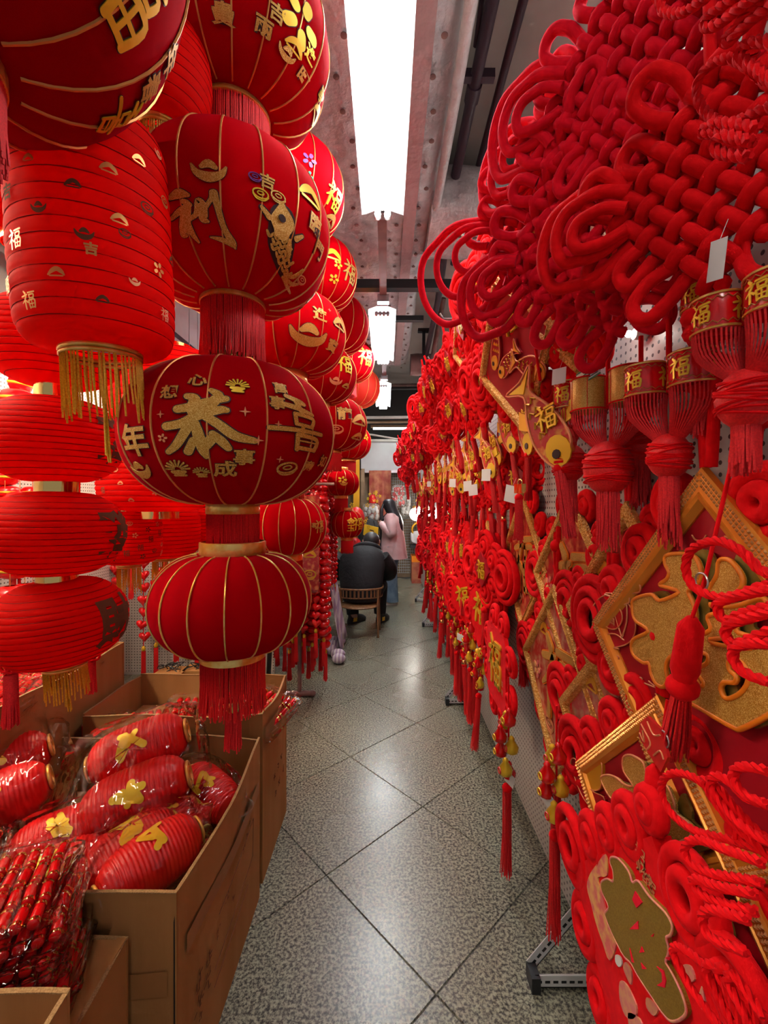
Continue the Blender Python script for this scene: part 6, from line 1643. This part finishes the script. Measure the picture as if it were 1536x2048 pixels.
obj('jacket', G().loft(rg), 'black_cloth', mn)
obj('hood', G().torus(.115, .040, 24, 10, 'Z', (0, 0, 0), 1.15, .8).xform(Matrix.Translation((.05, .21, .985)) @ Matrix.Rotation(R(-50), 4, 'X')), 'black_cloth', mn)
for pts in ([(.22, .12, .90), (.30, .18, .78), (.315, .30, .66), (.24, .42, .63), (.16, .50, .62)], [(-.21, .12, .90), (-.28, .18, .78), (-.29, .30, .66), (-.20, .42, .63), (-.10, .50, .62)]):
    p = smooth_path(pts, 4); obj('sleeve', G().tube(p, [.10 - .045 * i / (len(p) - 1) for i in range(len(p))], 14), 'black_cloth', mn)
obj('hair', G().ellipsoid((.10, .34, 1.105), .096, .110, .100, 18, 12), 'hair_grey', mn)
for s in (-1, 1): obj('ear', G().ellipsoid((.10 + s * .095, .36, 1.075), .012, .022, .03, 8, 6), 'skin', mn)
obj('nose', G().ellipsoid((.115, .465, 1.06), .014, .016, .016, 8, 6), 'skin', mn)
for pts in ([(.11, .04, .47), (.17, .26, .51), (.20, .46, .49), (.20, .47, .30), (.20, .46, .12)], [(-.11, .04, .47), (-.14, .26, .51), (-.16, .46, .49), (-.14, .44, .30), (-.12, .40, .12)]):
    p = smooth_path(pts, 4); obj('trouser_leg', G().tube(p, [.115 - .045 * i / (len(p) - 1) for i in range(len(p))], 14), 'black_cloth', mn)
for (x, y, rz) in ((.22, .50, R(-25)), (-.10, .46, R(-40))):
    M_ = Matrix.Translation((x, y, 0)) @ Matrix.Rotation(rz, 4, 'Z')
    so = obj('shoe', G().loft([ering((0, .03, .003), .052, .155, 18), ering((0, .03, .04), .055, .16, 18), ering((0, .01, .085), .046, .12, 18), ering((0, -.05, .13), .042, .055, 18)]).xform(M_), 'shoe_dark', mn)
    obj('shoe_accent', G().loft([ering((.010, -.04, .03), .048, .05, 12), ering((.010, -.03, .075), .044, .045, 12)]).xform(M_), 'shoe_yellow', so)
# bamboo chair
cr = thing('chair', 'low bamboo armchair under the seated man', 'chair', (-.315, 5.15, 0), scale=.92)
bk = smooth_path([(-.30, .22, .60), (-.29, -.02, .61), (-.20, -.17, .62), (0, -.215, .62), (.20, -.17, .62), (.29, -.02, .61), (.30, .22, .60)], 4)
obj('top_rail', G().tube(bk, .013, 8), 'bamboo', cr)
obj('lower_rail', G().tube([(p.x * .97, p.y * .97, p.z - .11) for p in bk], .008, 8), 'bamboo', cr)
for i in range(5, 20):
    p = bk[min(len(bk) - 1, i)]
    obj('back_slat', G().box(-.012, .012, -.003, .003, 0, .11), 'bamboo', cr, (p.x * .985, p.y * .985, p.z - .11), (0, 0, math.atan2(p.x, -p.y)), smooth=False)
obj('seat', G().lathe([(0, -.012), (.25, -.012), (.26, 0), (.25, .012), (0, .012)], 28, (0, 0, .39)), 'bamboo', cr)
for (x, y) in ((.235, -.14), (-.235, -.14), (.25, .20), (-.25, .20)):
    obj('leg', G().tube([(x * 1.05, y * 1.02, .61), (x, y, .36), (x * 1.04, y * 1.04, 0)], .012, 8), 'bamboo', cr)

# ------------------------------------------------------------------ far end of the aisle
def PX(u0, u1, v0, v1, y): a = P(u0, v0, y); b = P(u1, v1, y); return a.x, b.x, b.z, a.z
x0, x1, z0, z1_ = PX(722, 812, 884, 941, 9.1)
bd = tag(obj('sign_board', G().box(x0, x1 + .3, 9.08, 9.12, z0, z1_), 'plaster_white', smooth=False), 'blank white board hanging across the far end', 'board')
obj('metal_edge', G().box(x0, x1 + .3, 9.06, 9.13, z0 - .05, z0), 'steel', bd, smooth=False)
obj('top_edge', G().box(x0 - .3, x1 + .3, 9.04, 9.13, z1_, z1_ + .05), 'plaster', bd, smooth=False)
x0, x1, z0, z1_ = PX(738, 782, 941, 1040, 9.0)
g = G(); vs = []
for i in range(11):
    for k in range(9):
        vs.append((x0 + (x1 - x0) * i / 10, 9.0 + .04 * math.sin(i * 1.7) * (.3 + k / 8), z1_ + (z0 - z1_) * k / 8))
g.add(vs, [(i * 9 + k, i * 9 + k + 1, (i + 1) * 9 + k + 1, (i + 1) * 9 + k) for i in range(10) for k in range(8)])
bn = tag(obj('red_banner', g, 'banner_red'), 'dull red printed banner hanging under the white board', 'banner'); bn.modifiers.new('thickness', 'SOLIDIFY').thickness = .008
tag(obj('yellow_post', G().box(*[P(707, 0, 8.8).x, P(719, 0, 8.8).x], 8.78, 8.86, 0, 2.95), 'gold_plain', smooth=False), 'mustard yellow post left of the white board', 'post')
tag(obj('grey_post', G().box(*[P(722, 0, 8.9).x, P(729, 0, 8.9).x], 8.88, 8.95, 0, 2.3), 'timber', smooth=False), 'brown wooden post under the white board', 'post')
# wire grid panel
x0, x1, z0, z1_ = PX(782, 850, 945, 1150, 9.2)
gm = thing('grid_panel', 'white wire grid panel behind the standing woman', 'grid', (x0, 9.2, 0))
gw = G()
for i in range(17): gw.tube([((x1 - x0) * i / 16, 0, .10), ((x1 - x0) * i / 16, 0, z1_)], .004, 4)
for i in range(38): gw.tube([(0, .005, .10 + (z1_ - .1) * i / 37), (x1 - x0, .005, .10 + (z1_ - .1) * i / 37)], .004, 4)
obj('wire_grid', gw, 'mesh_wire', gm, kind='stuff')
tag(obj('end_counter', G().box(-1.2, 1.0, 9.25, 9.45, 0, 2.3), 'timber', smooth=False), 'brown shop front closing the far end', 'shop front')
# hung plastic bags, gold bush, lamp, crates, coat in place of a second person
def bag(label, u, v, y, w_, h_, seed, inner='plastic_bag'):
    c = P(u, v, y); t = thing('plastic_bag', label, 'bag', c, group='plastic bags at the far end')
    obj('bag_film', film_hull(w_, .06, h_, seed, .4), 'plastic_bag', t)
    g = G(); rnd = random.Random(seed)
    for k in range(14): g.ellipsoid((rnd.uniform(-.7, .7) * w_, rnd.uniform(-.03, .03), rnd.uniform(-.8, .8) * h_), .035, .03, .05, 8, 6)
    obj('contents', g, ('tag_white', 'red_enamel')[seed % 2], t)
bag('clear bag of white goods left of the woman', 742, 1024, 8.3, .17, .16, 2)
bag('clear bag of mixed red goods behind the woman', 798, 992, 8.6, .16, .22, 3)
bag('clear bag of white goods right of the woman', 812, 1012, 8.7, .12, .24, 4)
def gold_bush(label, u, v, y, n, rad, seed):
    rnd = random.Random(seed); c = P(u, v, y); t = thing('gold_decoration', label, 'decoration', c, group='gold decorations at the far end')
    for k in range(n):
        d = Vector((rnd.gauss(0, 1), rnd.gauss(0, 1), rnd.gauss(0, 1.5))) * rad * .5
        obj('gold_flower', strokes_flower, None, t, d, (rnd.uniform(-.6, .6), rnd.uniform(0, 6), rnd.uniform(-.6, .6)))
    obj('red_core', G().ellipsoid((0, .05, 0), rad * .6, rad * .4, rad * .9, 12, 8), 'red_enamel', t)
strokes_flower = strokes_mesh(FLOWER, .075, flat, 0, .01).mesh('gold_flower', 'gold_yellow')
gold_bush('gold flower decoration above the seated man', 712, 1040, 6.4, 26, .22, 1)
gold_bush('gold flower decoration behind the small maroon lantern', 708, 1098, 6.3, 26, .20, 2)
gold_bush('gold and red decoration hanging right of the far lamp', 846, 1000, 7.0, 26, .16, 3)
gold_bush('gold decoration between the red banner and the lamp', 745, 1000, 8.6, 14, .13, 4)
yt = tag(obj('yellow_bag', G().plate([(-.14, .12), (.10, .06), (.16, -.04), (-.05, -.14), (-.16, -.06)], (), .03, -.03), 'gold_yellow', loc=P(745, 1062, 7.4), smooth=False), 'bright yellow bag in front of the woman', 'bag')
obj('bag_print', strokes_mesh([[(30, 40, 8), (60, 50, 8)], [(40, 60, 8), (70, 66, 8)]], .2, lambda x, z, l: (x, -.034, z), 0), 'ink', yt)
bc_ = thing('person_stand_in', 'black coat shape standing in for a second person behind the seated man', 'coat', P(735, 1060, 7.9))  # coat shape stands in for a second person
obj('coat_body', G().loft([ering((0, 0, .22), .04, .04, 16), ering((0, 0, .18), .14, .07, 16), ering((0, 0, .0), .16, .08, 16), ering((.01, 0, -.35), .19, .09, 16)]), 'black_cloth', bc_)
for s in (-1, 1): obj('coat_sleeve', G().tube([(s * .12, 0, .17), (s * .19, 0, -.05), (s * .20, 0, -.28)], .05, 10), 'black_cloth', bc_)
ob = thing('stacked_goods', 'orange and brown packaged goods stacked left of the woman', 'goods', P(752, 1110, 7.7))
for k in range(6): obj('packet', G().box(-.12, .12, -.06, .06, -.05, .05), ('orange_rim', 'timber', 'red_enamel')[k % 3], ob, (.03 * (k % 2), 0, .22 - .11 * k), (0, random.uniform(-.2, .2), random.uniform(-.3, .3)), smooth=False)
tb = tag(obj('goods_table', G().box(-.35, .2, -.25, .25, 0, .30), 'timber', loc=(P(752, 0, 7.7).x, 7.7, 0), smooth=False), 'low brown table under the packaged goods', 'table')
lp = thing('work_lamp', 'glaring bare lamp beside the standing woman', 'lamp', P(832, 1028, 7.4))
obj('bulb', G().ellipsoid((0, -.03, 0), .11, .06, .10, 16, 10), 'bulb', lp)
obj('lamp_shade', G().lathe([(.05, 0), (.11, .05), (.12, .05), (.06, -.01)], 20).xform(Matrix.Rotation(R(90), 4, 'X')), 'white_paint', lp)
obj('stem', G().tube([(0, .02, 0), (0, .06, .5)], .008, 6), 'black_steel', lp)
ct = thing('crate', 'dark red carton with an orange top at the far right', 'box', (P(848, 0, 8.7).x, 8.7, 0))
obj('crate_body', G().box(-.26, .28, -.2, .2, 0, .42), 'banner_red', ct, smooth=False)
obj('orange_lid', G().box(-.26, .28, -.2, .2, .42, .54), 'orange_rim', ct, smooth=False)
obj('paper_label', G().box(-.02, .12, -.206, -.2, .24, .36), 'tag_white', ct, smooth=False)
obj('red_pack', G().box(-.18, .18, -.15, .15, .54, .82), 'red_enamel', ct, smooth=False)
gb = thing('grey_bundle', 'grey plastic bundle on shelves behind the woman', 'bundle', P(838, 1075, 8.6))
obj('bundle_body', film_hull(.17, .1, .13, 9, .6), 'plaster_white', gb)
obj('ring', G().torus(.14, .02, 20, 8, 'Y', (0, -.05, .16)), 'gold_plain', gb)
tag(obj('wall_shelf', G().box(P(820, 0, 8.6).x, P(870, 0, 8.6).x, 8.45, 8.75, .70, .76), 'black_steel', smooth=False), 'black shelf carrying the grey bundle', 'shelf')
# lights and struts across the far ceiling
fx = thing('far_tube_light', 'thin fluorescent tube lying across the far end of the ceiling', 'light', P(786, 857, 8.7))
obj('tube', G().tube([(-.40, 0, 0), (.5, 0, 0)], .022, 10), 'tube_dim', fx)
obj('spine', G().box(-.45, .55, -.02, .04, .02, .07), 'timber', fx, smooth=False)
for k, (v, y, m_) in enumerate(((772, 7.9, 'rust_paint'), (778, 7.8, 'black_steel'), (836, 8.2, 'plaster'), (845, 8.4, 'timber'))):
    a = P(640, v, y); b = P(860, v - 2, y)
    tag(obj('ceiling_strut', G().tube([a, b], .03, 8), m_), ('rust brown strut', 'black strut', 'pale strut', 'brown strut')[k] + ' crossing above the far tube light', 'strut')
tag(obj('diagonal_strut', G().tube([P(735, 868, 8.6), P(805, 880, 8.6)], .018, 6), 'plaster'), 'pale diagonal strut above the white board', 'strut')
